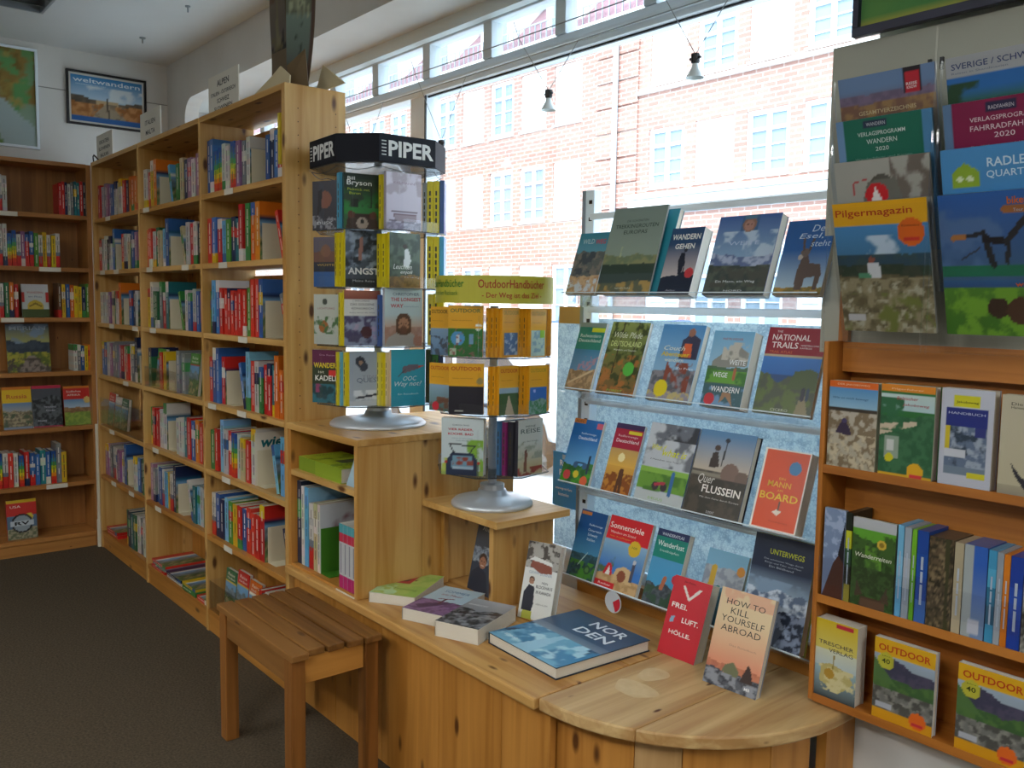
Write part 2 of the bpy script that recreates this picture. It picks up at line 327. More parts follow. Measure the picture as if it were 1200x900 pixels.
# ceiling luminaires: one at the upper left of the photo, dark; three lit ones added out of view as interior fill
def luminaire(x0, y0, lx, ly, lit, label):
    o = thing('ceiling_lamp', label, 'lamp', (x0, y0, CZ-(.32 if lit else 0))); h = .09
    MB().box(0, lx, 0, ly, -.02, 0).box(0, lx, 0, .012, -h, -.02).box(0, lx, ly-.012, ly, -h, -.02).box(0, .012, .012, ly-.012, -h, -.02).box(lx-.012, lx, .012, ly-.012, -h, -.02).build('housing', GREYM, o)
    lv = MB(); n = int(lx/.1)
    for i in range(1, n): lv.box(i*lx/n, i*lx/n+.004, .012, ly-.012, -h+.005, -.05)
    lv.build('louvre', CHROME, o)
    for k in (.33, .67):
        t = MB().tube((.03, ly*k, -.05), (lx-.03, ly*k, -.05), .013); q = t.build('tube', mat('fill_tube', 'ffffff', .3, Emission_Strength=6.0, Emission_Color=(1, .95, .88, 1)) if lit else mat('tube_glass', 'e6e8e8', .2), o, smooth=True)
    if lit:
        MB().tube((.15, ly/2, 0), (.15, ly/2, .32), .004).build('hanger', GREYM, o); MB().tube((lx-.15, ly/2, 0), (lx-.15, ly/2, .32), .004).build('hanger', GREYM, o)
        l = lamp('fill_uplight', 'AREA', (lx/2, ly/2, .01), (PI, 0, 0), FILL_W*.9, (.93, .97, 1), shape='RECTANGLE', size=lx, size_y=ly); l.parent = o  # unseen upward light, added to brighten the ceiling
        l = lamp('fill_downlight', 'AREA', (lx/2, ly/2, -h-.01), (0, 0, 0), FILL_W, (1, .98, .95), shape='RECTANGLE', size=lx, size_y=ly); l.parent = o  # unseen downward light, added to fill the room
luminaire(-4.77, .40, 1.25, .62, False, 'switched-off fluorescent ceiling lamp with chrome louvre in the upper left corner')
for i, (x, y) in enumerate(((-1.2, -1.2), (-3.6, -1.8), (1.2, .2))): luminaire(x, y, 1.25, .3, True, ('added fill lamp out of view over the middle of the room', 'added fill lamp out of view at the far side of the room', 'added fill lamp out of view behind the camera')[i])
for i, (x, y, s) in enumerate(((-5.162, 1.597, 1), (-4.465, 1.599, .8))):
    tag(MB().lathe([(.016*s, CZ), (.016*s, CZ-.006), (.004, CZ-.008), (.004, CZ-.03), (0, CZ-.032)], x, y, 12).build('ceiling_hook', GREYM), ('small metal ceiling hook nearer the left wall', 'small metal ceiling hook nearer the top of the window lintel')[i], 'hook')

# ================================================================ LONG BOOKCASE
YF, YB = 1.378, 1.615; BX = [-5.40, -4.58, -3.75, -2.95]; ZT = 2.20
SZ = [1.883, 1.597, 1.305, 1.012, .720, .432]; Z0 = .10
lc = thing('bookcase', 'long pine bookcase with three bays and an open end panel', 'bookcase', (0, 0, 0))
bx('side_panel', PZ, (-2.957, -2.93, YF, YB, 0, ZT), lc, .0015)
for x in (-3.75, -4.58): bx('divider', PZ, (x-.011, x+.011, YF+.001, YB, 0, ZT-.02), lc, .001)
bx('side_panel', PZ, (-5.42, -5.395, YF, YB, 0, ZT), lc, .001)
for a, b in zip(BX, BX[1:]):
    bx('top_board', PX, (a+.006, b-.006, YF, YB, ZT-.022, ZT), lc, .001)
    bx('bottom_board', OX, (a+.012, b-.012, YF+.002, YB, Z0-.022, Z0), lc, .001)
    bx('base_board', OX, (a+.001, b-.001, YF+.008, YF+.03, 0, Z0-.022), lc)
    for k, z in enumerate(SZ):
        bx('shelf', PX if k < 5 else OX, (a+.012, b-.012, YF+.002, YB, z-.022, z), lc, .001)
    zz = [ZT]+SZ+[Z0]
    for k in range(7):
        g = .045 if (b > -3 and k in (0, 2)) else 0.022
        bx('back_panel', OZ if k < 5 else OZ, (a+.012, b-.012, YB-.006, YB, zz[k+1], zz[k]-g), lc)
pins = MB()
for k in range(34):
    z = .6+k*.046
    for y in (YF+.05, YB-.04): pins.tube((-2.932, y, z), (-2.9293, y, z), .0022, 6)
pins.build('peg_holes', HALLW, lc)['kind'] = 'stuff'

# ---------------------------------------------------------------- books standing with their spines out
PAL = {'r': ('red', ['c22a22', 'b81f22', 'cf3a2a']), 'w': ('white', ['c9c6bd', 'b9b9b4', 'd2cec2']), 'b': ('blue', ['2e5c9a', '3a6fae', '27508c']), 'n': ('navy', ['1c2a50', '202c44']), 'o': ('orange', ['d9741c', 'd8841f', 'cf6418']),
       'y': ('yellow', ['d9b51e', 'd2ab28']), 'g': ('green', ['2f7a3a', '4a8a32', '2a6840']), 'd': ('dark grey', ['34363a', '2a2c34']), 'k': ('black', ['16171a', '1c1c20']), 't': ('teal', ['1f6a70', '2a7f84']), 'c': ('cream', ['c9bd98', 'bfae86']),
       'l': ('light blue', ['5fa6cf', '7ab4d2']), 'v': ('mauve', ['8a5a84', 'a0708c']), 'p': ('rainbow', None), 'q': ('white and red', None), 'B': ('blue and red', None), 'm': ('brown', ['5e4028', '6b4c30']), 'e': ('grey', ['7c8084', '6c7274'])}
BE = {}; JOIN = MB()
def spinecols(k, rnd):
    if k == 'p': return [lin(c) for c in (['1f4c94', '2a5aa0', '2f7fa0', '3f9a5a', 'a8bc2a', 'e0c020', 'e08a1c', 'cf3a20', 'c22a22'])]
    if k == 'q': return [lin(c) for c in ['c9c6bd', 'd2cec2', 'b0b0ac', 'c9c6bd', 'c9c6bd', '6c7888', 'c22a22', 'c22a22', 'b81f22']]
    if k == 'B': return [lin(c) for c in ['27508c', '2e5c9a', '2e5c9a', 'd2cec2', '3a6fae', '2e5c9a', 'c22a22', 'c22a22', 'b81f22']]
    base = rnd.choice(PAL[k][1]); out = []; alt = rnd.choice(['d8d4c8', 'd8d4c8', 'c22a22', '1c2a50', 'd9b51e', '2e5c9a', '3f8a48', base, base])
    st = rnd.randint(0, 3)
    for i in range(9):
        c = base
        if st == 1 and i < 2: c = alt
        if st == 2 and i > 6: c = alt
        if st == 3 and i in (2, 3): c = alt
        out.append(tuple(x*rnd.uniform(.88, 1.1) for x in lin(c)))
    return out
def spine_mesh(w, h, d, key, rnd, cover=None):
    mb = MB(); cs = spinecols(key, rnd); n = len(cs); th = min(.002, w*.15)
    for i in range(n):
        z1 = h*(n-i)/n; z0 = h*(n-i-1)/n; c = cs[i]
        mb.face([(0, 0, z0), (w, 0, z0), (w, 0, z1), (0, 0, z1)], c=c)
        mb.face([(0, d, z0), (0, 0, z0), (0, 0, z1), (0, d, z1)], c=c)
        if not cover: mb.face([(w, 0, z0), (w, d, z0), (w, d, z1), (w, 0, z1)], c=c)
    ink = lin('ece8dc') if sum(cs[4]) < .9 else lin('2c2c30'); ink = tuple(a*.75+b*.25 for a, b in zip(ink, cs[4]))
    zt = h*.9                                                      # title along the spine as strokes of print
    while zt > h*.3:
        q = rnd.uniform(.016, .05); mb.face([(w*.4, -.0004, zt-q), (w*.6, -.0004, zt-q), (w*.6, -.0004, zt), (w*.4, -.0004, zt)], c=ink); zt -= q+rnd.uniform(.004, .007)
        if rnd.random() < .12: zt -= h*.12
    pg = lin('d8d2c0'); b = cs[0]
    mb.face([(0, 0, h), (w, 0, h), (w, th, h), (0, th, h)], c=b)
    mb.face([(0, th, h), (th, th, h), (th, d, h), (0, d, h)], c=b); mb.face([(w-th, th, h), (w, th, h), (w, d, h), (w-th, d, h)], c=b)
    mb.face([(th, th, h-.002), (w-th, th, h-.002), (w-th, d-.002, h-.002), (th, d-.002, h-.002)], c=pg)
    mb.face([(0, d, 0), (0, d, h), (w, d, h), (w, d, 0)], c=pg); mb.face([(0, 0, 0), (0, d, 0), (w, d, 0), (w, 0, 0)], c=b)
    if cover: picture(mb, cover, d, h, 10, 14, lambda a, q: (w, a*d, q*h))
    return mb
ORD = ['first', 'second', 'third', 'fourth', 'fifth', 'sixth', 'seventh', 'eighth', 'ninth', 'tenth', 'eleventh', 'twelfth', 'thirteenth', 'fourteenth', 'fifteenth', 'sixteenth', 'seventeenth', 'eighteenth', 'nineteenth', 'twentieth', 'twenty-first', 'twenty-second', 'twenty-third', 'twenty-fourth', 'twenty-fifth', 'twenty-sixth', 'twenty-seventh', 'twenty-eighth', 'twenty-ninth', 'thirtieth']
def landscape(a, b, sky='6f9cc0', land='5c7a44'): return [('g', sky, sky), ('m', .55, .14, 3, '7c8a90', '5c6c70'), ('m', .4, .1, 4, land, '3f5434'), ('n', 0, 0, 1, .36, 'a8946c', 9, .58), ('r', 0, .74, 1, 1, a), ('r', 0, .70, 1, .74, b)]
def run(spec, x0, x1, z, ydepth, where, group, frame=None, avail=.27, hb=.19, seed=1, W0=None, join=False):
    """fills one shelf compartment; letters are spines, | a bookend, / before a letter a leaning book, digits gaps, ^ tall, , short, F face out"""
    rnd = random.Random(seed); toks = []; i = 0
    while i < len(spec):
        a = spec[i]
        if a in '^,/F': toks.append(a+spec[i+1]); i += 2
        else: toks.append(a); i += 1
    W = 0; n = 0; fixed = 0
    for j0, t in enumerate(toks):
        if t[0].isdigit(): fixed += int(t)*.02
        elif t[0] == '/': fixed += .085
        elif t[0] == 'F': fixed += .125
        elif t[0] == '|': fixed += .135 if j0 < len(toks)-1 else .004
        else: n += 1
    bw = (x1-x0-fixed-.006)/max(n, 1)
    if W0: bw = min(bw, W0)
    bw = min(bw, .05); x = x0+.003; cnt = 0
    M = frame or (lambda px, yy: (Matrix.Translation((px, yy, z))))
    for j, t in enumerate(toks):
        k = t[-1]
        if t[0].isdigit(): x += int(t)*.02; continue
        if t[0] == '|':
            e = MB().box(0, .0025, .012, .13, 0, min(.14, avail-.05)).box(-.0, .07, .012, .13, 0, .0015)
            q = e.build('bookend', BEIGE if k != 'G' else GREEN, bevel=.001); q.matrix_world = M(x+.0035, ydepth); BE[where] = x
            tag(q, f'beige metal bookend holding up books {where}' if toks.count('|') == 1 else f'beige metal bookend after the {ORD[cnt-1]} book {where}', 'bookend', 'beige bookends'); x += .135; continue
        ww = bw*rnd.uniform(.82, 1.0); h = hb*rnd.uniform(.93, 1.05); d = rnd.uniform(.115, .135)
        if t[0] == '^': h = min(hb*1.22, avail-.02)
        if t[0] == ',': h = hb*.8
        h = min(h, avail-.012); nm = PAL[k][0]; cnt += 1; size = {'^': 'tall ', ',': 'short '}.get(t[0], '')
        dy = rnd.uniform(0, .012)
        nxt = toks[j+1] if j+1 < len(toks) else ''
        if t[0] == 'F':
            rc = rnd.choice(PAL[k][1])
            b = book(f'{nm} book facing out, {ORD[cnt-1]} from the left {where}', .115, h, .018, landscape(rc, rnd.choice(['d9b51e', 'c22a22', 'e6e0d0'])), [('Reise', .5, .86, .6, .07, 'f0ece0'), ('Handbuch', .5, .78, .7, .05, 'f0ece0')], spine=rc, nu=20, tilt=.1, group=group)
            b.matrix_world = M(x, ydepth+.02) @ Matrix.Rotation(-.1, 4, 'X'); x += .125; continue
        rc = (PAL[k][1] or ['c22a22'])[0]
        cov = landscape(rc, rnd.choice(['1f5a78', '1c2a50', 'e6e0d0'])) if (nxt[:1] in ('|', '/', '1', '2', '3', '4', '5', '') or t[0] == '/') else None
        sm = spine_mesh(ww if t[0] != '/' else .024, h, d, k, rnd, cov)
        if join:
            if t[0] == '/': sm_m = M(x+.055, ydepth+dy) @ Matrix.Rotation(-.3, 4, 'Y'); x += .085
            else: sm_m = M(x, ydepth+dy); x += bw
            n0 = len(JOIN.v); JOIN.v += [tuple(sm_m @ Vector(q)) for q in sm.v]; JOIN.f += [tuple(i+n0 for i in f) for f in sm.f]; JOIN.m += sm.m; JOIN.c += sm.c; continue
        o = sm.build('book', PRINT)
        lean = 0
        if t[0] == '/': lean = -rnd.uniform(.26, .34); o.matrix_world = M(x+.055, ydepth+dy) @ Matrix.Rotation(lean, 4, 'Y'); x += .085; lab = 'leaning '
        else: o.matrix_world = M(x, ydepth+dy); x += bw; lab = ''
        tag(o, f'{size}{lab}{nm} book, {ORD[cnt-1]} from the left {where}', 'book', group)
ROWS = ['on the top shelf', 'on the second shelf', 'on the third shelf', 'on the fourth shelf', 'on the fifth shelf', 'on the sixth shelf', 'at the bottom']
BAYS = ['far bay', 'middle bay', 'near bay']
SH = [
 ['rwevvbwcwrnoooo', 'wr^y^o|/l1gcnvwv', '^b^bppwwppvew|bnbrr'],
 ['rwwkw^b|rwcgbvvo', 'orwgcl^b|/cwrwkg', 'rbrlgnt^r^g^o^o|/r1'],
 ['wwwvcgw^o|bnw', 'y^wgg^er^t|/gwbwbvy', 'g^l^brrrrrrrg^r^r^b|/e'],
 ['bbwveevrcrwe^n|', 'gFgry|eeFg', 'r^b^br|/b^lrwgrrt^ooo'],
 ['FrFwFg', 'grrw^w|wwtrbor', 'gr^lwrpwcr^w|/l^lg'],
 ['vveqwvw^b|wbngc', 'vewbqlyq^n|/wtlwg^m', 'qbnlgyrbrrr^r|/n'],
]
SPZ = [ZT]+SZ+[Z0]
seed = 0
for k in range(6):
    for b in range(3):
        seed += 1; s = SH[k][b]
        run(s, BX[b]+.014, BX[b+1]-.014, SZ[k], YF+.022, f'{ROWS[k]} of the {BAYS[b]}', f'books {ROWS[k]} of the {BAYS[b]}', avail=SPZ[k]-SZ[k]-.024, hb=.182 if k not in (3,) else .19, seed=seed, join=b == 0)
# bottom row: far bay and middle bay hold lying piles, near bay face-out guides
def lying(specs, x, y, z, label, rot=0):
    zz = z
    for i, (k, w, d, t, lab) in enumerate(specs):
        rnd = random.Random(i*7+len(specs)); o = spine_mesh(t, d, w, k, rnd, landscape((PAL[k][1] or ['c22a22'])[0], 'e6e0d0')).build('book', PRINT)
        # lie down: cover (local +x side) up, spine to the front
        o.matrix_world = Matrix.Translation((x+rnd.uniform(-.004, .004)+d, y+rnd.uniform(-.005, .005), zz)) @ Matrix.Rotation(rot, 4, 'Z') @ Matrix.Rotation(-PI/2, 4, 'Y')
        zz += t+.0008; tag(o, lab, 'book', label)
lying([('r', .19, .2, .02, 'lower red book lying at the bottom of the far bay'), ('r', .19, .2, .016, 'upper red book lying at the bottom of the far bay')], -5.33, YF+.01, Z0, 'red books lying in the far bay')
lying([('r', .2, .2, .014, 'lowest red magazine of the left pile at the bottom of the middle bay'), ('e', .2, .2, .014, 'grey magazine in the left pile at the bottom of the middle bay'), ('r', .2, .2, .012, 'top red magazine of the left pile at the bottom of the middle bay')], -4.52, YF+.01, Z0, 'magazines lying in the middle bay')
lying([('w', .2, .2, .014, 'lowest white magazine of the second pile at the bottom of the middle bay'), ('n', .2, .2, .014, 'navy magazine on the second pile at the bottom of the middle bay')], -4.30, YF+.008, Z0, 'magazines lying in the middle bay')
lying([('g', .2, .17, .022, 'lowest green book of the right pile at the bottom of the middle bay'), ('y', .2, .17, .012, 'thin yellow book on top of the right pile in the middle bay')], -4.08, YF+.008, Z0, 'magazines lying in the middle bay')
lying([('r', .2, .12, .02, 'red book lying alone beside the divider at the bottom of the middle bay'), ], -3.895, YF+.004, Z0, 'magazines lying in the middle bay')
run('1111gntgwewm', -5.1, BX[1]-.014, Z0, YF+.022, f'{ROWS[6]} of the {BAYS[0]}', 'books at the bottom of the far bay', avail=.3, hb=.2, seed=41, join=True)
run('FgFrFoorndFrvvvm', BX[2]+.06, BX[3]-.014, Z0, YF+.03, f'{ROWS[6]} of the {BAYS[2]}', 'books at the bottom of the near bay', avail=.3, hb=.2, seed=42)
# clear boxes in front of face-out books
def clearbox(x0, x1, z, h, lab, y=YF):
    b = MB().box(x0, x1, y+.004, y+.006, z+.001, z+h).box(x0, x0+.002, y+.006, y+.17, z+.001, z+h).box(x1-.002, x1, y+.006, y+.17, z+.001, z+h)
    tag(b.build('acrylic_box', ACRYL), lab, 'box')
clearbox(-5.385, -4.60, SZ[4], .16, 'clear acrylic box on the fifth shelf of the far bay')
clearbox(-3.73, -3.25, Z0, .13, 'clear acrylic box at the bottom of the near bay')
clearbox(-4.56, -4.1, SZ[3], .10, 'clear acrylic box on the fourth shelf of the middle bay')
# white shelf-edge labels at their places in the photo
LB = [(0, -5.15), (0, -4.50), (0, -3.48), (1, -5.28), (1, -5.02), (1, -4.47), (1, -3.98), (1, -3.55), (2, -5.13), (2, -4.72), (2, -4.44), (2, -3.36), (3, -4.90), (3, -3.69), (3, -3.38), (4, -5.18), (4, -4.44), (4, -3.55), (5, -5.17), (5, -4.85), (5, -4.42), (5, -3.54)]
for k, x in LB: bx('shelf_label', LABEL, (x, x+.085, YF-.0015, YF+.0005, SZ[k]-.024, SZ[k]-.001), lc)
wn = MB().box(0, .16, 0, .002, 0, .21); _w = wn.build('divider_card', LABEL); _w.matrix_world = Matrix.Translation((BE['on the fifth shelf of the near bay']+.0032, YF+.026, SZ[4]+.0005)) @ Matrix.Rotation(PI/2, 4, 'Z')
letters(wl := MB(), 'wien', .085, .15, .12, .04, '1f6a70', lambda a, b: (a, -.0008, b), .03, .2); wl.face([(.03, -.0006, .13), (.15, -.0006, .138), (.15, -.0006, .141), (.03, -.0006, .133)], c=lin('1f4c60'))
wl.build('lettering', MATTP, _w); tag(_w, 'white divider card with a handwritten city name on the fifth shelf of the near bay', 'card')

# ================================================================ BACK BOOKCASE (along the left wall)
KX, KB = -5.45, -5.69; KZ = [1.905, 1.612, 1.332, 1.028, .713, .392, .09]
kc = thing('bookcase', 'darker pine bookcase along the left wall below the map', 'bookcase')
for y in (1.360, .45, -.46): bx('side_panel', BSZ, (KB, KX, y, y+.024, 0, 2.19), kc, .001)
for a, b in ((.474, 1.360), (-.436, .45)):
    bx('top_board', BSH, (KB, KX, a, b, 2.17, 2.192), kc, .001); bx('base_board', BSH, (KX-.03, KX-.01, a, b, 0, .066), kc)
    bx('back_panel', BSZ, (KB, KB+.006, a, b, .09, 2.17), kc)
    for z in KZ: bx('shelf', BSH, (KB, KX-.001, a, b, z-.024, z), kc, .001)
def KM(z): return lambda px, yy: Matrix.Translation((KX-.02-(yy), px, z)) @ Matrix.Rotation(PI/2, 4, 'Z')
def krun(k, spec, y0, y1, sd, W0=None, hb=.185, where=None): run(spec, y0, y1, KZ[k], 0, where or f'{ROWS[k]} of the back bookcase', f'books {ROWS[k]} of the back bookcase', frame=KM(KZ[k]), avail=.27, hb=hb, seed=sd, W0=W0, join=True)
KP = lambda px: .913+.00448*px
krun(0, 'tbvqw', KP(-14), KP(13), 51, where='at the left end of the top shelf, back bookcase'); krun(0, 'rrnwettrd', KP(68), KP(101), 52, where='at the right end of the top shelf, back bookcase')
krun(1, 'qwwq^wppqvrBgqyqyq', KP(-14), KP(69), 53)
krun(2, 'wqgor', KP(-6), KP(22), 54, where='left part of the third shelf, back bookcase'); krun(2, 'myboyyng', KP(64), KP(102), 55, where='right part of the third shelf, back bookcase')
krun(3, 'webyo', KP(80), KP(103), 56, hb=.15, where='beside the magazine on the fourth shelf, back bookcase')
krun(5, 'rpqrwprBbtbp^ey', KP(-16), KP(69), 57)
for k, ya in ((0, KP(-3)), (1, KP(43)), (2, KP(0)), (5, KP(43))): bx('shelf_label', LABEL, (KX-.001, KX+.001, ya, ya+.11, KZ[k]-.026, KZ[k]-.002), kc)
def kface(k, px, w, h, t, art, text, label, spine, cat='book', name='book', dx=.05):
    book(label, w, h, t, art, text, spine, yaw=PI/2, tilt=.16, p=(KX-.04-dx*0, KP(px), KZ[k]+.001), cat=cat, name=name, nu=32)
kface(2, 25, .135, .185, .018, [('g', 'b8c4bc', 'c8ccd0'), ('d', .5, .3, .3, 'c9b040'), ('r', 0, 0, 1, .24, '4a5a34'), ('l', .3, .34, .5, .42, .03, '7c6a2c'), ('l', .7, .34, .5, .42, .03, '7c6a2c'), ('r', 0, .45, .12, .75, 'c23a34'), ('r', .88, .45, 1, .75, 'c23a34')], [('WANDERN', .5, .72, .6, .06, 'b03a30'), ('am Fluss', .5, .6, .5, .05, '44608a')], 'pale grey book with golden arch on the third shelf of the back bookcase', 'a9b4a4')
kface(3, 7, .215, .27, .01, [('g', 'd2cf58', '3e5470', .3, 1), ('m', .62, .1, 3, '2c3848', '3c4a58'), ('n', 0, .6, 1, 1, '7c94ac', 4, .55), ('m', .42, .06, 4, 'a8a43c', '5c6c2c'), ('p', [(.2, 0), (1, 0), (.62, .34), (.5, .34)], '8c8078'), ('n', 0, 0, 1, .3, '4c443c', 12, .5)], [('MERIAN', .5, .87, .84, .08, '9fb0bc', .01)], 'travel magazine with grey title and stormy hill road on the back bookcase', '5c6c5c', 'magazine', 'magazine')
kface(4, 0, .145, .235, .02, [('g', 'c9b890', '6a8cb0', .2, .6), ('m', .42, .06, 5, '6c6450', 'a89c7c'), ('n', 0, .0, 1, .4, '4a5a40', 9, .55), ('r', 0, .62, 1, .94, 'e0b81c'), ('r', 0, .94, 1, 1, 'd07818'), ('r', 0, 0, 1, .05, '7c8ca0')], [('Russia', .5, .72, .7, .1, 'c2601c', .02)], 'yellow-topped guide with orange title on the fifth shelf of the back bookcase', 'c8a020')
kface(4, 33, .15, .235, .03, [('g', '1f2c58', '26305c'), ('r', 0, .64, 1, .92, '4a5058'), ('m', .72, .1, 4, '23282c', '5c6468'), ('r', 0, .94, 1, 1, 'c22a4c'), ('r', 0, 0, 1, .03, 'a03048')], [('TREKKING', .6, .46, .4, .04, 'c9ccd8'), ('Guide', .6, .38, .3, .04, 'c9ccd8'), ('Alaska', .3, .14, .3, .04, 'c9ccd8')], 'navy guide with grey mountain strip and pink top on the back bookcase', 'b9bcc4')
kface(4, 69, .155, .225, .018, [('g', 'b9cbd8', '5f8fb8', .4, .65), ('m', .45, .05, 4, '9a7a54', '7c5c3c'), ('m', .34, .05, 4, '6c8a34', '8aa040'), ('r', 0, .66, 1, .95, 'c22a22'), ('r', 0, .95, 1, 1, 'd07c20'), ('d', .8, .64, .12, 'd8c070')], [('Südliches', .35, .84, .5, .05, 'ece4d8'), ('AFRIKA', .35, .75, .45, .05, 'ece4d8')], 'red-topped guide with green hills, rightmost on the fifth shelf of the back bookcase', 'b02a22')
kface(6, 0, .15, .22, .025, [('g', '4c6478', '54708c', 0, .6), ('m', .3, .06, 5, '5c6448', '9a9478'), ('r', 0, .6, 1, .93, 'c22a22'), ('r', 0, .93, 1, 1, 'd8b41c'), ('d', .75, .56, .13, 'd8c03c'), ('d', .5, .4, .36, '16171a'), ('d', .5, .4, .3, '8c9aa4'), ('r', .1, .34, .9, .46, 'b9c4cc')], [('RV', .5, .355, .5, .09, '16171a', .03), ('USA', .3, .8, .35, .06, 'ece4d8')], 'red and blue guide with round black emblem at the bottom of the back bookcase', 'b02a22')
_j = JOIN.build('small_books', PRINT); _j['kind'] = 'stuff'; tag(_j, 'rows of small far-off book spines in the far bay and the back bookcase', 'books')
tag(MB().tube((-5.425, 1.372, .0), (-5.425, 1.372, .16), .012, 10).tube((-5.425, 1.372, .16), (-5.425, 1.372, .72), .0085, 10).build('cable_duct', mat('duct_white', 'd6d0c0', .4), smooth=False), 'thin white pole standing in the corner between both bookcases', 'pole')

tag(MB().box(-2.974, -2.9585, 1.372, 1.40, 1.925, 2.10).build('paper_strip', mat('strip_yellow', 'c8b028', .6)), 'upright yellow paper strip against the end panel above the top shelf', 'strip')
# ================================================================ THINGS ON TOP OF THE LONG BOOKCASE
def signcard(x, w, h, lines, label):
    o = thing('sign_card', label, 'sign', (x, 1.40, ZT)); MB().box(0, w, 0, .004, 0, h).box(0, w, 0, .05, 0, .004).build('card', mat('sign_card', 'dcd8cb', .6), o)
    lb = MB()
    for s, v, wd, ht in lines: letters(lb, s, w/2, v*h, wd*w, ht*h, '3a3a3c', lambda a, b: (a, -.0006, b), .015)
    lb.build('lettering', MATTP, o)
signcard(-3.69, .31, .15, [('ALPEN', .68, .4, .16), ('ITALIEN - ÖSTERREICH', .45, .8, .12), ('SCHWEIZ', .24, .4, .12), ('SLOWENIEN', .06, .6, .1)], 'largest cardboard sign, naming Alpine countries, above the near bay')
signcard(-4.59, .30, .14, [('ITALIEN', .55, .5, .16), ('MALTA', .22, .45, .16)], 'cardboard sign with two words above the middle bay')
signcard(-5.37, .30, .14, [('KROATIEN', .62, .6, .15), ('SLOWENIEN', .38, .7, .13), ('BALKAN', .12, .5, .14)], 'cardboard sign with three words above the far bay')
o = thing('display_stand', 'tall printed cardboard display with curved right side above the end panel', 'display', (0, 0, ZT))
mb = MB(); picture(mb, [('g', '4c4850', '8c7c60'), ('m', .3, .1, 5, '23262c', '35302c'), ('n', 0, .1, 1, .35, '6c6444', 6, .5), ('p', [(.3, .28), (.5, .6), (.62, .3)], '7c7458'), ('n', 0, .55, 1, .8, '6c5038', 5, .5), ('r', 0, .72, 1, 1, '8a5c4a'), ('l', .0, .70, 1, .80, .03, 'a88860')], .13, .62, 10, 40, lambda a, b: (-3.195+a*.13, 1.45+.004*math.sin(b*9), .0+b*.62))
mb.box(-3.195, -3.065, 1.453, 1.456, 0, .62, c=lin('6a5a44')); mb.build('front_panel', MATTP, o)
mb = MB()
def cf(a, b):
    edge = .02+.065*math.sin(min(1, b/.55)*PI/2)**.8; return (-3.065+a*edge, 1.45+a*.07, .03+b*.59)
picture(mb, [('g', '4a4238', '8c947c'), ('g', '3c342e', '7c8c80', 0, .4), ('n', .1, .4, .8, 1, 'a8ac8c', 9, .5), ('r', .88, 0, 1, 1, '5a4238'), ('n', .3, 0, .7, 1, '3c4438', 12, .64)], .14, .6, 14, 40, cf)
picture(mb, [('g', '6a5a44', '6a5a44')], .14, .6, 6, 20, lambda a, b: (cf(1-a, b)[0], cf(1-a, b)[1]+.004, cf(1-a, b)[2])); mb.build('curved_panel', MATTP, o)
o2 = thing('wooden_boat', 'small boat-like ornament of pale card with a dark pointed bow on the bookcase top', 'ornament', (0, 0, ZT))
MB().prism([(-3.30, 0), (-2.95, 0), (-2.945, .03), (-3.02, .075), (-3.10, .05)], 1.405, 1.41, ax=1).build('near_side', PAPERB, o2)
MB().prism([(-3.02, 0), (-2.80, 0), (-2.96, .09)], 1.54, 1.545, ax=1).build('far_side', PAPERB, o2)
MB().face([(-2.985, 1.42, 0), (-2.935, 1.47, 0), (-2.955, 1.47, .135), ]).face([(-2.985, 1.42, 0), (-2.955, 1.47, .135), (-3.02, 1.43, .08)]).face([(-2.935, 1.47, 0), (-2.985, 1.5, 0), (-2.955, 1.47, .135)]).face([(-2.985, 1.5, 0), (-2.985, 1.42, 0), (-2.955, 1.47, .135)]).build('bow', mat('dark_bow', '6b5434', .7), o2)
MB().path([(-5.40, 1.39, ZT+.001), (-5.39, 1.385, ZT+.03), (-5.35, 1.38, ZT+.035), (-5.30, 1.39, ZT+.004)], .004, 6).build('cable', BLACK)
tag(D.objects['cable'], 'short black cable curling over the corner of both bookcases', 'cable')

# ================================================================ STEPPED PINE UNIT, WORKTOP, ROUND COUNTER END
WT = .495
su = thing('stepped_unit', 'stepped pine shelf unit standing on the worktop beside the tall bookcase', 'shelf')
# upper step
bx('top_board', PX, (-2.929, -2.425, 1.374, 2.03, .992, 1.014), su, .0015)
bx('side_panel', PZ, (-2.452, -2.43, 1.378, 1.622, WT+.001, .991), su, .001); bx('side_panel', PZ, (-2.451, -2.432, 1.624, 2.02, WT+.001, .991), su, .001)
bx('side_panel', OZ, (-2.928, -2.908, 1.38, 2.02, WT+.001, .991), su, .001)
bx('shelf', PX, (-2.907, -2.453, 1.38, 2.0, .828, .848), su, .001); bx('floor_board', OX, (-2.907, -2.453, 1.38, 2.0, WT+.001, .505), su)
bx('back_panel', OZ, (-2.907, -2.453, 2.0, 2.01, .505, .99), su)
# lower step
bx('top_board', PY, (-2.4295, -2.03, 1.623, 1.925, .772, .794), su, .0015)
bx('side_panel', PZ, (-2.118, -2.098, 1.665, 1.915, WT+.001, .771), su, .001)
bx('batten', PZ, (-2.4295, -2.412, 1.70, 1.72, WT+.001, .771), su, .001)
# worktop with its front of boards and the upstand below the window
wt = thing('worktop', 'long pine worktop below the shop window, worn along its front edge', 'worktop')
MB().box(-2.93, -1.552, 1.362, 1.700, WT-.030, WT).build('top_board', CTOP, wt, .006); MB().box(-2.93, -1.552, 1.7008, 2.02, WT-.030, WT).build('top_board', CTOP, wt, .001)
bx('upstand', OX, (-2.09, -1.06, 2.02, 2.045, WT-.03, .575), wt, .001)
xs = [-2.93, -2.62, -2.32, -2.005, -1.72, -1.53]
for a, b in zip(xs, xs[1:]): bx('front_board', OZ, (a+.001, b-.001, 1.40, 1.42, 0, WT-.031), wt, .0015)
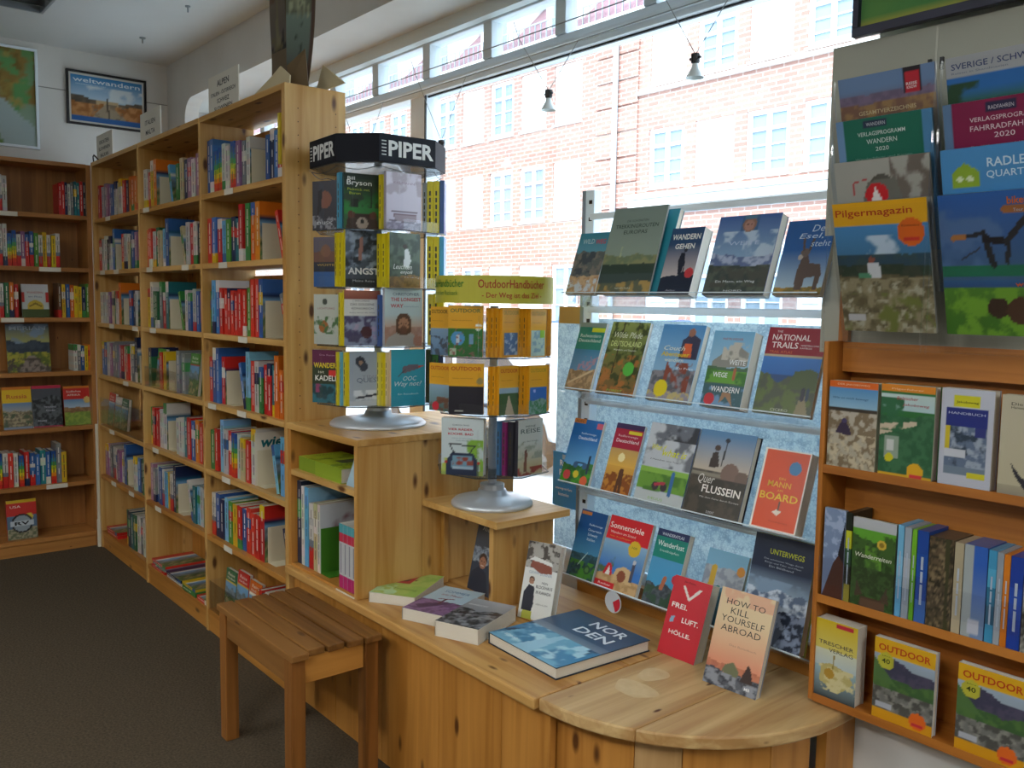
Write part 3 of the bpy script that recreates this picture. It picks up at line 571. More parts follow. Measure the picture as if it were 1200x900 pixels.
# round end: three planks with a rounded outline, front made of upright boards
rc = thing('round_counter', 'quarter-round pine counter end with pale worn planks and stain', 'counter')
cx, cy, rr = -1.545, 1.872, .495
def arc(x0, x1, n=14):
    out = []
    for i in range(n+1): x = x0+(x1-x0)*i/n; out.append((x, cy-math.sqrt(max(0, rr*rr-(x-cx)**2))))
    return out
for x0, x1 in ((-1.550, -1.297), (-1.2962, -1.054)):
    P = arc(x0, x1)
    if x1 > -1.06: P += [(-1.0502, cy)]
    xr = P[-1][0]; MB().prism(P+[(xr, 2.019), (x0, 2.019)], WT-.032, WT).build('plank', RTOP, rc, .005)
LIGHTP = wood('pale_board', 2, 'c09a68', 'a98250', kn=.04)
ang = [-92, -61, -47, -20, -4]; q = [(cx+.45*math.cos(math.radians(a)), cy+.45*math.sin(math.radians(a))) for a in ang]
for i in range(4):
    a, b = Vector((*q[i], 0)), Vector((*q[i+1], 0)); d = (b-a).normalized(); n = Vector((-d.y, d.x, 0))*.018; a = a+d*.0012; b = b-d*.0012
    MB().prism([(a.x, a.y), (b.x, b.y), (b.x+n.x, b.y+n.y), (a.x+n.x, a.y+n.y)], 0, WT-.033).build('front_board', (OZ, LIGHTP, OZ, OZ)[i], rc, .001)
bx('side_board', OZ, (-1.098, -1.072, 1.87, 1.998, 0, WT-.033), rc)
# ring stain on the round counter, a thin pale varnish worn away
stn = MB()
for (sx, sy, ra, rb) in ((-1.44, 1.60, .06, .045), (-1.47, 1.70, .035, .05)):
    stn.face([(sx+ra*math.cos(t)*(1+.15*math.sin(3*t)), sy+rb*math.sin(t)*(1+.1*math.cos(2*t)), WT+.0004) for t in [i*PI/16 for i in range(32)]])
stn.build('worn_patch', noisy('worn_patch', 'd8be90', 'cdb080', 20, .6), rc)

# ================================================================ STOOL
st = thing('stool', 'worn wooden slatted stool in front of the stepped unit', 'stool')
sx0, sx1, sy0, sy1, sz = -2.795, -2.235, 1.055, 1.355, .452
nS = 5; dy = (sy1-sy0)/nS
for i in range(nS): bx('slat', STOOL, (sx0+.004*(i % 2), sx1-.006*((i*3) % 4), sy0+i*dy+.0035, sy0+(i+1)*dy-.0035, sz-.02, sz), st, .003)
for x in (sx0+.012, sx1-.062):
    for y in (sy0+.008, sy1-.052): MB().box(x, x+.048, y, y+.044, 0, sz-.021).build('leg', STZ, st, .003)
for y in (sy0+.014, sy1-.034): bx('apron', STOOL, (sx0+.061, sx1-.063, y, y+.02, sz-.10, sz-.021), st, .002)
for x in (sx0+.022, sx1-.046): bx('apron', OY, (x, x+.02, sy0+.053, sy1-.053, sz-.10, sz-.021), st, .002)

# ================================================================ BOOKS IN THE STEPPED UNIT
def flatbook(label, p, w, h, t, art, text, spine, yaw, **k):
    return book(label, w, h, t, art, text, spine, p=(p[0], p[1], p[2]+t+.0006), yaw=yaw, tilt=PI/2, **k)
GR = [('g', 'a8bc2c', 'b4c838'), ('n', 0, 0, 1, .5, '6c8a2c', 8, .55)]
flatbook('small green box-like book lying left on the unit\'s middle shelf', (-2.76, 1.40, .848), .17, .125, .048, GR, [('WALD', .5, .7, .5, .1, '3c4a1c')], '7c9428', PI/2)
flatbook('wide green book with dark print lying on the unit\'s middle shelf', (-2.565, 1.395, .848), .18, .185, .050, GR+[('r', .3, .5, .9, .8, '55604c')], [('DEUTSCHLAND', .5, .2, .7, .1, '3c4a1c')], '8ca42c', PI/2)
book('pale blue box with small red emblem on the unit\'s middle shelf', .075, .12, .10, [('g', '9fbccb', 'b4ccd6'), ('d', .6, .5, .2, 'c2603c')], [], '8aa8b8', tilt=.35, p=(-2.542, 1.40, .849))
for i, (x, w, h, d, key, lab, lean) in enumerate([(-2.90, .03, .30, .22, 'n', 'tall navy book at the left in the lower compartment of the stepped unit', 0), (-2.868, .022, .285, .21, 'w', 'tall white spine beside the navy book in the stepped unit', 0), (-2.843, .028, .285, .21, 'l', 'tall pale blue book with cover lettering in the stepped unit', 0), (-2.808, .03, .235, .18, 'q', 'white and red spine in the lower compartment of the stepped unit', 0), (-2.775, .026, .24, .19, 'c', 'cream spine beside the white and red one in the stepped unit', 0), (-2.746, .02, .24, .2, 'w', 'white flower book before the green bookend in the stepped unit', 0)]):
    rnd = random.Random(80+i); cov = {2: [('g', '6fa0c4', '8ab8d4'), ('n', .2, .75, .9, .9, '5580a0', 12, .55)], 5: [('g', 'b8bcc4', 'c4c8cc'), ('n', .3, .4, .9, .8, '8a5a64', 6, .5)]}.get(i)
    o = spine_mesh(w, h, d, key, rnd, cov).build('book', PRINT); o.matrix_world = Matrix.Translation((x, 1.40, .506)); tag(o, lab, 'book', 'books in the stepped unit')
tag(MB().box(-2.722, -2.7195, 1.40, 1.56, .506, .665).box(-2.7195, -2.66, 1.40, 1.56, .506, .508).build('bookend', GREEN, bevel=.001), 'green metal bookend in the lower compartment of the stepped unit', 'bookend')
for i, x in enumerate((-2.563, -2.535, -2.507, -2.480)):
    mb = MB(); h = .215
    for a, b, c in ((0, .2, 'b8286c'), (.2, .72, 'c4c6c6'), (.72, .86, 'c2304c'), (.86, 1, '4fa0a8')):
        mb.face([(0, 0, a*h), (.026, 0, a*h), (.026, 0, b*h), (0, 0, b*h)], c=lin(c)); mb.face([(0, .16, a*h), (0, 0, a*h), (0, 0, b*h), (0, .16, b*h)], c=lin('8fb0b4'))
    mb.face([(.009, -.0004, .05), (.017, -.0004, .05), (.017, -.0004, .15), (.009, -.0004, .15)], c=lin('8a8a94')); mb.face([(0, 0, h), (.026, 0, h), (.026, .16, h), (0, .16, h)], c=lin('d8d4c8')); mb.face([(.026, 0, 0), (.026, .16, 0), (.026, .16, h), (.026, 0, h)], c=lin('b8bcc0'))
    mb.face([(0, .16, 0), (0, .16, h), (.026, .16, h), (.026, .16, 0)], c=lin('d8d4c8')); mb.face([(0, 0, 0), (0, .16, 0), (.026, .16, 0), (.026, 0, 0)], c=lin('c4c6c6'))
    o = mb.build('book', PRINT); o.matrix_world = Matrix.Translation((x, 1.385, .506)); tag(o, f'white guide with pink foot, {ORD[i]} from the left at the right of the stepped unit', 'book', 'pink-footed guides')
bx('shelf_label', LABEL, (-2.57, -2.45, 1.376, 1.378, .470, .500), su)

# books lying on the worktop
flatbook('light green book with red berries lying nearest the stepped unit', (-2.40, 1.402, WT), .16, .235, .032, [('g', 'a8c060', 'b4cc70'), ('n', 0, 0, 1, 1, '9abf5c', 5, .55), ('r', .05, .5, .55, .95, 'b4303a'), ('n', .1, .5, .6, .95, '5c2c2c', 10, .55), ('n', 0, 0, .5, .4, 'b4d8a8', 9, .5)], [('Frühling', .62, .22, .5, .08, '5c8a3c')], 'd4d0c4', math.radians(32), open_side=True)
flatbook('pale blue novel with mauve field lying in the middle of three books', (-2.205, 1.402, WT), .15, .24, .036, [('g', 'a4c4d4', 'b8d0dc'), ('m', .45, .03, 4, '8a6a94', '6c5074'), ('p', [(.3, .1), (.8, .45), (.6, .45), (.1, .2)], '5a4464'), ('l', .5, .35, .5, .55, .02, '5a3444'), ('l', .35, .52, .65, .58, .018, '8c3c4c')], [('SOMMER', .5, .78, .6, .08, '5c8cb8'), ('am Meer', .5, .66, .5, .06, 'b05c6c')], 'd4d0c4', math.radians(22))
flatbook('black and white landscape book lying nearest the large photo book', (-2.035, 1.405, WT), .145, .225, .045, [('g', '44464c', 'a8acb0'), ('m', .62, .12, 4, '3a3c40', '6c7074'), ('n', 0, 0, 1, .55, '8c9094', 8, .55), ('l', .1, .4, .9, .55, .03, '2c2c30')], [('SEHNSUCHT', .3, .74, .45, .05, 'e6e6e6')], 'dcd6c8', math.radians(22))
NOR = [('g', '2c6f9c', '2a4864'), ('p', [(0, 0), (1, 0), (.85, .5), (.2, .52)], '6fb0cc'), ('n', 0, 0, 1, .5, '3f86b0', 5, .5), ('n', .05, .02, .95, .46, 'b4dce8', 9, .58), ('p', [(.35, .0), (.6, .0), (.52, .5), (.48, .5)], '9ccce0'), ('g', '7c8c9c', '5a7088', .46, .56), ('g', '3c5a78', '2a4864', .56, 1)]
o = flatbook('large blue hardcover photo book with two-line white title lying on the worktop', (-1.897, 1.493, WT), .30, .335, .032, [('g', '2c4c6c', '2c4c6c')]+NOR[1:], [('NOR', .62, .80, .46, .12, 'dfe8ee', .015), ('DEN', .62, .62, .46, .12, 'dfe8ee', .015), ('BILDBAND', .2, .09, .18, .03, 'dfe8ee')], '24384c', math.radians(-3), hard=True, nu=64)

# standing and leaning books on the worktop
GER = [('g', 'd8dad4', 'dfe0dc'), ('r', 0, .66, 1, 1, 'a8a49c'), ('n', 0, .66, 1, 1, '4c4640', 9, .48), ('p', [(.15, .68), (.2, .76), (.8, .72), (.85, .62), (.5, .6)], '8a4c3c'), ('p', [(.1, .76), (.25, .81), (.8, .76), (.85, .71), (.5, .74)], 'e0e0dc'),
       ('p', [(.08, .1), (.08, .34), (.2, .44), (.38, .42), (.42, .2), (.38, .1)], '2a2c38'), ('d', .27, .51, .085, '5c4438'), ('d', .27, .485, .078, 'a87c64'), ('r', .22, .492, .25, .499, '3c2c28'), ('r', .29, .492, .32, .499, '3c2c28'), ('r', .24, .455, .3, .461, '8c4c44'), ('p', [(.1, 0), (.12, .1), (.4, .1), (.42, 0)], 'b8bc50')]
book('white book with snowy log cabin and man in dark jacket, leaning by the step', .115, .232, .032, GER, [('GERWIN', .3, .585, .3, .035, '8aa0b4'), ('DONNER', .68, .575, .36, .035, '8aa0b4'), ('MEIN', .68, .47, .18, .03, '3a3a40'), ('BLOCKHAUS', .68, .41, .5, .04, '3a3a40', .01), ('IN KANADA', .68, .34, .46, .04, '3a3a40', .01), ('LEBEN ALLEIN', .68, .2, .36, .02, '8c8c8c')], 'e4e2dc', yaw=math.radians(17), tilt=math.radians(16), p=(-2.012, 1.694, WT+.001), hard=True, nu=60)
book('dark blue-grey book with smiling man and rough sea, leaning inside the lower step', .15, .235, .02, [('g', '3c4450', '4c525c'), ('m', .6, .05, 5, '5c6878', '8a98a8'), ('m', .42, .03, 6, '3c4858'), ('n', 0, .4, 1, .65, '9aa8b4', 8, .62), ('p', [(0, 0), (.05, .25), (.3, .36), (.6, .3), (.8, 0)], '2c3444'), ('d', .42, .46, .15, '4c3c34'), ('d', .42, .42, .13, 'a87860'), ('r', .35, .435, .39, .443, '3c2c28'), ('r', .45, .435, .49, .443, '3c2c28'), ('l', .42, .43, .42, .405, .01, '8c6450'), ('r', .37, .375, .47, .383, 'd8ccc4')], [('Abenteuer', .55, .86, .7, .06, 'b8bcc0')], '3a3f48', yaw=math.radians(-4), tilt=math.radians(12), p=(-2.325, 1.735, WT+.001))
book('red book with white crossed feathers and short white title lines', .126, .216, .034, [('g', 'c42430', 'cc2a36'), ('p', [(.48, .72), (.3, .86), (.26, .9), (.32, .9), (.5, .76)], 'e4dcd4'), ('p', [(.5, .72), (.7, .84), (.78, .9), (.7, .9), (.49, .76)], 'e4dcd4'), ('p', [(.12, .4), (.22, .42), (.24, .5), (.14, .48)], '8ab0cc')], [('FREI.', .3, .60, .42, .065, 'efe8e0', .02), ('LUFT.', .66, .44, .44, .065, 'efe8e0', .02), ('HÖLLE.', .46, .27, .58, .065, 'efe8e0', .02), ('Jan Reise', .42, .93, .3, .03, '5c1018')], 'd0ccc4', yaw=math.radians(1.4), tilt=math.radians(20), p=(-1.568, 1.828, WT+.001), nu=60)
HOW = [('g', 'd89070', 'dcc49c', .25, .7), ('r', 0, .7, 1, 1, 'dcc49c'), ('n', 0, .85, 1, 1, 'd8a888', 5, .5), ('g', '4c4c54', 'b4645c', 0, .22), ('m', .24, .02, 4, 'c07858', 'b06850'), ('m', .17, .04, 5, '3a3c44', '5c6068'), ('n', 0, 0, 1, .16, '8c9098', 9, .55), ('p', [(.3, .16), (.35, .24), (.5, .28), (.62, .2), (.6, .14)], '6c7050'), ('p', [(.66, .12), (.7, .2), (.76, .3), (.82, .26), (.9, .12)], '3c2c28')]
book('cream book with black hand-cut title and sunset rocks, nearest the counter edge', .153, .244, .02, HOW, [('HOW TO', .5, .84, .72, .06, '26262a', -.004), ('KILL', .42, .75, .34, .065, '26262a', -.004), ('YOURSELF', .5, .66, .8, .065, '26262a', -.004), ('ABROAD', .5, .565, .74, .065, '26262a', -.004), ('Das Reisebuch', .6, .43, .5, .02, 'b08870'), ('MB', .82, .05, .1, .03, 'e6e6e6', .02)], '9aa4b8', yaw=math.radians(4), tilt=math.radians(19), p=(-1.368, 1.774, WT+.001), nu=56)

# ================================================================ RACK BEFORE THE WINDOW
rk = thing('display_rack', 'white steel rack with four slanting clear shelves before the window', 'rack')
for x in (-2.13, -1.135):
    up = bx('upright', WHITE, (x, x+.05, 2.05, 2.085, .575, 1.82), rk, .003); bx('edge_strip', GREYM, (x-.001, x+.012, 2.046, 2.05, .58, 1.819), up)
    sl = MB()
    for i in range(22): sl.box(x+.028, x+.042, 2.0485, 2.0502, .62+i*.055, .632+i*.055)
    sl.build('slots', HALLW, up)['kind'] = 'stuff'
RX0, RX1 = -2.062, -1.17; TT = math.radians(19); RZ = [1.488, 1.190, .890, .592]
for z in [1.735]+[q-.052 for q in RZ]: MB().box(-2.08, -1.135, 2.03, 2.049, z-.014, z+.006).build('rail', mat('rail_white', 'dfe8ec', .3), rk, .002)
ca, sa = math.cos(TT), math.sin(TT)
def tray(x0, x1, y, z, dep, back, par, lip=.012):
    """clear tray: slanting floor, lip, back plate, bright front edge"""
    a = Vector((0, y, z)); fl = Vector((0, ca, -sa)); upv = Vector((0, sa, ca)); b = a+fl*dep; t = .003
    def slab(p, u, v, nn):
        q = [p, p+u, p+u+v, p+v]; m = MB(); k = [(x, c.y, c.z) for c in q for x in (x0, x1)]; o = nn*t
        m.face([(x0, q[0].y, q[0].z), (x1, q[0].y, q[0].z), (x1, q[1].y, q[1].z), (x0, q[1].y, q[1].z)]).face([(x0, (q[0]+o).y, (q[0]+o).z), (x1, (q[0]+o).y, (q[0]+o).z), (x1, (q[1]+o).y, (q[1]+o).z), (x0, (q[1]+o).y, (q[1]+o).z)]); return m
    m = slab(a, b-a, Vector(), -upv); m2 = slab(b, upv*back, Vector(), fl); m3 = slab(a, upv*lip, Vector(), -fl)
    n = len(m.v)
    for s2 in (m2, m3):
        n = len(m.v); m.v += s2.v; m.f += [tuple(i+n for i in f) for f in s2.f]; m.m += s2.m; m.c += s2.c
    tr = m.build('shelf_tray', ACRYL, par)
    c = a+upv*lip; MB().box(x0, x1, c.y-.0035, c.y, c.z-.003, c.z).build('bright_edge', mat('acrylic_edge', 'e8f4f8', .15), tr)
    MB().box(x0, x1, b.y-.001, b.y+.002, b.z-.003, b.z+.001).build('bright_edge', MATS['acrylic_edge'], tr)
for z in RZ: tray(RX0, RX1, 1.897, z-.012, .10, .17, rk)
def rb(row, x0, x1, h, art, text, label, spine='c9d4da', t=.02, tilt=19, yaw=0, hard=False, back=None, dz=0, dy=0):
    return book(label, x1-x0, h, t, art, text, spine, back=back, yaw=math.radians(yaw), tilt=math.radians(tilt), p=(x0, 1.906+dy, RZ[row]-.008+dz), hard=hard, nu=58)
SKY = ('g', '9cc0dc', '3f7cb8', .3, 1)
rb(0, -2.055, -1.925, .203, [('g', '6c9cac', '2f8094', .5, 1), ('m', .68, .1, 4, '5c605c', '7c7468'), ('n', .1, .3, .7, .7, '3c4448', 7, .5), ('m', .3, .07, 5, 'a8845c', 'c4a47c'), ('n', 0, 0, 1, .25, 'c4ccd0', 9, .58)], [('WILD', .35, .82, .4, .08, 'b9ccd0', .01), ('WEG', .76, .81, .34, .08, 'c2404c', .02)], 'teal and rock-coloured hiking book, first on the rack\'s top row', t=.015)
rb(0, -1.905, -1.68, .262, [('g', '2a7f90', '2a8a9c')], [], 'teal book mostly hidden behind the curled grey-green one', t=.02, spine='2a7f90', back='b9d4d8', dy=.012)
o = rb(0, -1.920, -1.708, .272, [('g', '8c9a8c', '7c8c84', .4, 1), ('m', .44, .05, 3, '6c7a5c', '8a8a60'), ('n', .3, .42, .9, .55, 'b4b88c', 4, .55), ('m', .35, .03, 8, '2f4034'), ('m', .24, .02, 3, '3c4c48'), ('m', .14, .04, 4, '5c604c', 'a88c50')], [('DIE SCHÖNSTEN', .5, .83, .4, .03, '34443c'), ('TREKKINGROUTEN', .5, .76, .8, .045, '34443c', .01), ('EUROPAS', .5, .69, .44, .045, '34443c', .01), ('ADVENTURE', .5, .06, .3, .02, 'c0c8b8')], 'curled grey-green softcover with lake and mountain landscape on the rack\'s top row', t=.006, tilt=17, dy=-.0005)
rb(0, -1.677, -1.562, .198, [('g', 'c4b8b4', '24466c', .25, .75), ('r', 0, .75, 1, 1, '24466c'), ('m', .3, .08, 3, '1a2438'), ('p', [(.5, .3), (.46, .42), (.42, .5), (.46, .62), (.58, .62), (.62, .5), (.6, .3)], '1a2030'), ('d', .58, .66, .05, '1a2030'), ('l', .66, .3, .62, .5, .015, '1a2030'), ('d', .84, .32, .13, 'c23a40')], [('WANDERN', .5, .82, .86, .085, 'e6e6e0', .02), ('GEHEN', .52, .68, .6, .08, 'e6e6e0', .02), ('Atlas', .4, .05, .3, .025, 'b9bcc4')], 'navy book with walker silhouette and thick pale pages, top row of the rack', t=.036, spine='e0ddd4')
rb(0, -1.517, -1.325, .222, [('g', '8fb0cc', '3c5e9c', .35, 1), ('n', 0, .4, 1, .8, 'b4c8d8', 5, .58), ('m', .5, .08, 4, '5c6c94', 'a8b4cc'), ('m', .36, .03, 4, '3a4440', '545c50'), ('n', 0, .1, 1, .34, '4a4c44', 7, .5), ('r', .38, .80, .66, 1, '3c6088'), ('d', .52, .88, .11, '8a6654'), ('d', .52, .87, .08, 'a87c6c'), ('r', .48, .88, .5, .885, '2c2420'), ('r', .54, .88, .56, .885, '2c2420'), ('r', .42, .95, .62, .99, '4a7890')], [('WEITE', .5, .62, .5, .05, 'b4c4dc'), ('Ein Mann, ein Weg', .5, .14, .64, .04, 'd8dce0'), ('NORD', .5, .04, .3, .02, 'd8dce0')], 'blue book with snowy mountain range and face at its top, rack\'s top row', t=.03, spine='3a5a90', back='d8e2e8')
rb(0, -1.298, -1.166, .195, [('g', 'a4bccc', '255c9c', .1, .6), ('m', .1, .03, 5, 'a8843c', '7c6c34'), ('p', [(.42, .06), (.4, .3), (.46, .5), (.58, .52), (.64, .42), (.86, .4), (.92, .28), (.88, .06), (.8, .06), (.8, .24), (.6, .22), (.58, .06)], '5c4c44'), ('d', .5, .56, .09, '6c5c54'), ('l', .46, .6, .42, .74, .025, '5c4c44'), ('l', .58, .6, .62, .74, .025, '5c4c44'), ('d', .42, .5, .05, 'b4a89c')], [('Der', .72, .84, .36, .09, 'c4d4e4', 0, .2), ('Esel,', .55, .74, .5, .08, 'c4d4e4', 0, .2), ('steht', .78, .64, .4, .08, 'c4d4e4', 0, .2)], 'blue book with a standing donkey, rightmost on the rack\'s top row', t=.02, spine='c4ccd4')
# second row
rb(1, -2.050, -1.936, .222, [('g', '6c94b4', '3c7ca0', .2, .6), ('m', .3, .05, 4, 'b4946c', '8c7454'), ('l', .1, .1, .9, .3, .03, 'c8b088'), ('n', .3, .3, 1, .5, 'a08090', 9, .52), ('r', 0, .6, 1, .93, '1f7c6c'), ('r', 0, .93, 1, 1, '7c8c84'), ('r', .5, .86, 1, .92, 'c4cc30')], [('Radwandern', .5, .78, .8, .05, 'cfe0d8'), ('Deutschland', .5, .71, .84, .05, 'cfe0d8', .01)], 'green-topped slim guide with road picture, first in the rack\'s second row', t=.012)
rb(1, -1.912, -1.758, .228, [('g', '7c5830', '6c7840', 0, .6), ('g', '6c7840', '8a9450', .6, 1), ('n', 0, 0, 1, .55, 'a86c34', 9, .52), ('n', 0, .1, 1, 1, '3c4824', 8, .56), ('l', .3, .3, .34, 1, .014, '3c3420'), ('l', .75, .3, .72, 1, .014, '3c3420'), ('d', .72, .36, .14, '54b848')], [('Wilde Pfade', .5, .78, .74, .08, 'e0e4d0', -.002, .25), ('DEUTSCHLAND', .5, .66, .8, .075, 'd8e49c', .01), ('Wandern und Staunen', .5, .6, .6, .025, 'e6e6dc'), ('FOREST', .5, .04, .4, .03, '8cc850')], 'forest-brown book with round green sticker in the rack\'s second row', t=.014)
rb(1, -1.708, -1.553, .226, [('g', '8cb8d8', '4f90c8', .4, 1), ('m', .42, .1, 4, '5c6068', '8a8890'), ('n', .3, .1, .9, .5, '8a4838', 7, .5), ('m', .12, .06, 5, '94909c', 'c0b078'), ('p', [(.55, .55), (.55, .8), (.72, .9), (.95, .82), (.95, .55)], '3c3c54'), ('p', [(.6, .58), (.62, .76), (.78, .76), (.82, .58)], 'd8643c'), ('d', .72, .9, .08, 'a0705c'), ('d', .3, .16, .16, 'e0cc20')], [('Couch', .4, .66, .5, .06, 'e8ecd8', 0, .25), ('Abenteuer', .45, .58, .66, .06, 'e0c430', .02), ('wandern', .45, .51, .44, .05, 'e8ecd8'), ('Zu Fuss', .74, .42, .4, .025, 'e8ecf0')], 'sky-blue book with rucksack traveller and yellow round sticker, rack\'s second row', t=.022, spine='9fc4dc', yaw=-1)
rb(1, -1.512, -1.382, .21, [('g', '9cc4dc', '70acd0', .5, 1), ('p', [(.1, .6), (.45, .76), (.6, .84), (.95, .72), (.95, .55), (.1, .5)], '8c8c84'), ('n', .3, .62, .95, .85, 'c0bcb0', 6, .5), ('m', .52, .03, 5, '4c6c50'), ('r', 0, .32, 1, .48, '64a038'), ('n', 0, .3, 1, .5, '3f7830', 5, .52), ('m', .3, .02, 4, '3a6068'), ('n', 0, .02, 1, .26, '6c94b8', 5, .5), ('l', .7, .38, .7, .5, .03, 'b06840'), ('d', .2, .1, .13, 'c2303a'), ('p', [(.45, .05), (.6, .15), (.8, .02), (.7, .2), (.5, .2)], 'a07c5c')], [('MARTIN WEGNER', .5, .88, .5, .03, 'a84c50'), ('WEITE', .72, .56, .4, .065, 'e8ecec', .01), ('WEGE', .36, .39, .36, .065, 'e8ecec', .01), ('WANDERN', .55, .2, .7, .075, 'e8ecec', .01)], 'blue book with pale peak and thick page block in the rack\'s second row', t=.038, spine='dce4e8', tilt=16)
rb(1, -1.344, -1.178, .226, [('g', '4c5c38', '5c6c40', 0, .4), ('n', 0, 0, .8, .4, '3c4c2c', 6, .5), ('m', .46, .03, 3, '2c4c7c'), ('g', '2f68b0', '3f7cc4', .45, .69), ('m', .42, .12, 3, '4c5440', '5c6c38'), ('p', [(.5, .3), (.6, .5), (.85, .54), (1, .5), (1, .3)], '4c5c34'), ('r', 0, .66, 1, .69, 'b8a888'), ('r', 0, .69, 1, 1, '8e1c2c'), ('p', [(.7, 0), (.78, .25), (.84, .25), (.95, 0)], '8a8060'), ('l', .8, .2, .8, .3, .03, '30303c'), ('l', .88, .2, .88, .3, .03, '344458')], [('THE', .2, .94, .1, .025, 'e4d4d0'), ('NATIONAL', .42, .85, .66, .07, 'f0e4e0', .008), ('TRAILS', .33, .76, .46, .07, 'f0e4e0', .008), ('NINETEEN LONG', .76, .79, .3, .018, 'e4d4d0'), ('RAMBLES', .7, .76, .2, .018, 'e4d4d0'), ('TRAIL ATLAS', .28, .70, .4, .03, 'd8703c'), ('CICERO', .46, .04, .3, .03, 'c8ccb0')], 'dark red-topped book with green coast path, rightmost in the rack\'s second row', t=.014, spine='c0c4c0', tilt=17)
# third row
rb(2, -2.066, -1.935, .212, [('g', '6fb0dc', '2068b0', .2, .75), ('r', 0, .75, 1, 1, '1c64a8'), ('m', .3, .08, 4, '3f7c3c', '2c6030'), ('n', 0, 0, 1, .2, '4c9c2c', 7, .5), ('d', .2, .13, .12, 'd84c4c'), ('d', .8, .08, .12, 'd8603c'), ('d', .5, .16, .09, 'd8c030'), ('l', .45, .34, .7, .34, .015, '24344c'), ('d', .42, .3, .08, '3c5c84'), ('d', .72, .3, .08, '3c5c84'), ('l', .84, .2, .84, .45, .03, '2c3c54'), ('r', 0, .93, .4, 1, 'c4783c'), ('r', .8, .88, 1, .96, 'c45c6c')], [('ADFC', .2, .945, .3, .035, '5c3820'), ('Radfernwege', .6, .76, .5, .04, 'd8e8f4'), ('Deutschland', .6, .69, .62, .05, 'e8f0f8', .01)], 'blue cycling guide with bicycle among poppies, first in the rack\'s third row', t=.012)
rb(2, -1.880, -1.766, .218, [('g', 'b06820', 'e0b04c', 0, .5), ('g', 'e0b04c', 'c09c60', .4, .66), ('d', .45, .52, .12, 'f4e4a8'), ('n', 0, 0, 1, .3, '8a4c1c', 7, .5), ('l', .5, 0, .55, .34, .05, '5c3824'), ('l', .65, 0, .6, .34, .05, '5c3824'), ('r', 0, .64, 1, .92, 'a8203c'), ('r', 0, .92, 1, 1, '3c2c54'), ('r', .5, .86, .95, .9, 'd8cc30')], [('Radfernwege', .5, .8, .7, .04, 'e8c8cc'), ('Deutschland', .52, .73, .8, .05, 'f0dce0', .01)], 'slim guide with crimson title block and golden sunset field, rack\'s third row', t=.012)
rb(2, -1.744, -1.566, .236, [('g', 'b4bcc4', 'c8ccd0'), ('n', 0, .45, 1, 1, '6c7078', 4, .55), ('n', 0, .8, 1, 1, '34363c', 4, .48), ('r', 0, .16, 1, .42, '6c9c38'), ('n', 0, .14, 1, .4, '4c7c2c', 5, .52), ('r', 0, .38, 1, .44, '86b448'), ('r', 0, 0, 1, .15, 'b9c0c0'), ('d', .38, .22, .07, '3c3438'), ('d', .56, .22, .07, '3c3438'), ('l', .38, .24, .56, .27, .025, 'b03848'), ('l', .7, .14, .7, .4, .03, '3468a0')], [('What if', .28, .66, .3, .07, 'd8d818', .012, .3), ('what is', .62, .60, .5, .09, 'd8d818', .012, .3), ('2 Menschen, eine Tour', .45, .53, .6, .022, '3c4044'), ('DELIUS', .45, .05, .3, .03, '86b448')], 'white and grey cloud book with yellow script and loaded bicycle, rack\'s third row', t=.016, spine='4c74b0')
rb(2, -1.560, -1.376, .238, [('g', 'c4b49c', '5c88b0', .5, .95), ('m', .52, .02, 3, '6c6458', '4c4840'), ('r', .0, .46, 1, .5, '8a8474'), ('d', .68, .52, .16, '7c6458'), ('d', .9, .48, .12, '705c50'), ('r', 0, 0, 1, .44, '38342c'), ('n', 0, 0, 1, .44, '4c4438', 6, .5), ('p', [(.28, .56), (.3, .74), (.4, .76), (.46, .58)], '3c302c'), ('d', .37, .8, .05, '4c3c34'), ('l', .5, .6, .52, .9, .012, '2c2c30'), ('d', .52, .9, .04, '2c3038')], [('Quer', .3, .36, .3, .12, 'dcd8d0', -.003, .3), ('FLUSSEIN', .6, .27, .68, .09, 'f0ece4', .015), ('Mit dem Kanu durch Europa', .6, .2, .7, .025, 'c8c4bc'), ('DUMONT', .5, .04, .14, .03, 'c8c8c8')], 'large dusk-coloured canoe book with paddler silhouette, rack\'s third row', t=.026, spine='34547c', back='1c1c1c', hard=True)
rb(2, -1.340, -1.206, .214, [('g', 'e9e4d8', 'e9e4d8'), ('r', .05, .04, .97, .98, 'd84c1c'), ('d', .72, .79, .13, '3880b4'), ('p', [(.42, .24), (.52, .28), (.62, .26), (.54, .2)], 'e8dccc'), ('l', .54, .28, .54, .36, .02, '5c4c3c')], [('EIN', .5, .63, .14, .03, 'e8b430'), ('MANN', .46, .54, .5, .07, 'e8b430', .01), ('AM', .5, .49, .12, .025, 'e8b430'), ('BOARD', .5, .38, .82, .09, 'e8c030', .015), ('Reisebericht', .6, .12, .4, .02, 'b84020')], 'orange-red book with yellow title and blue dot, rightmost in third row', t=.036, spine='e9e4d8', tilt=18)
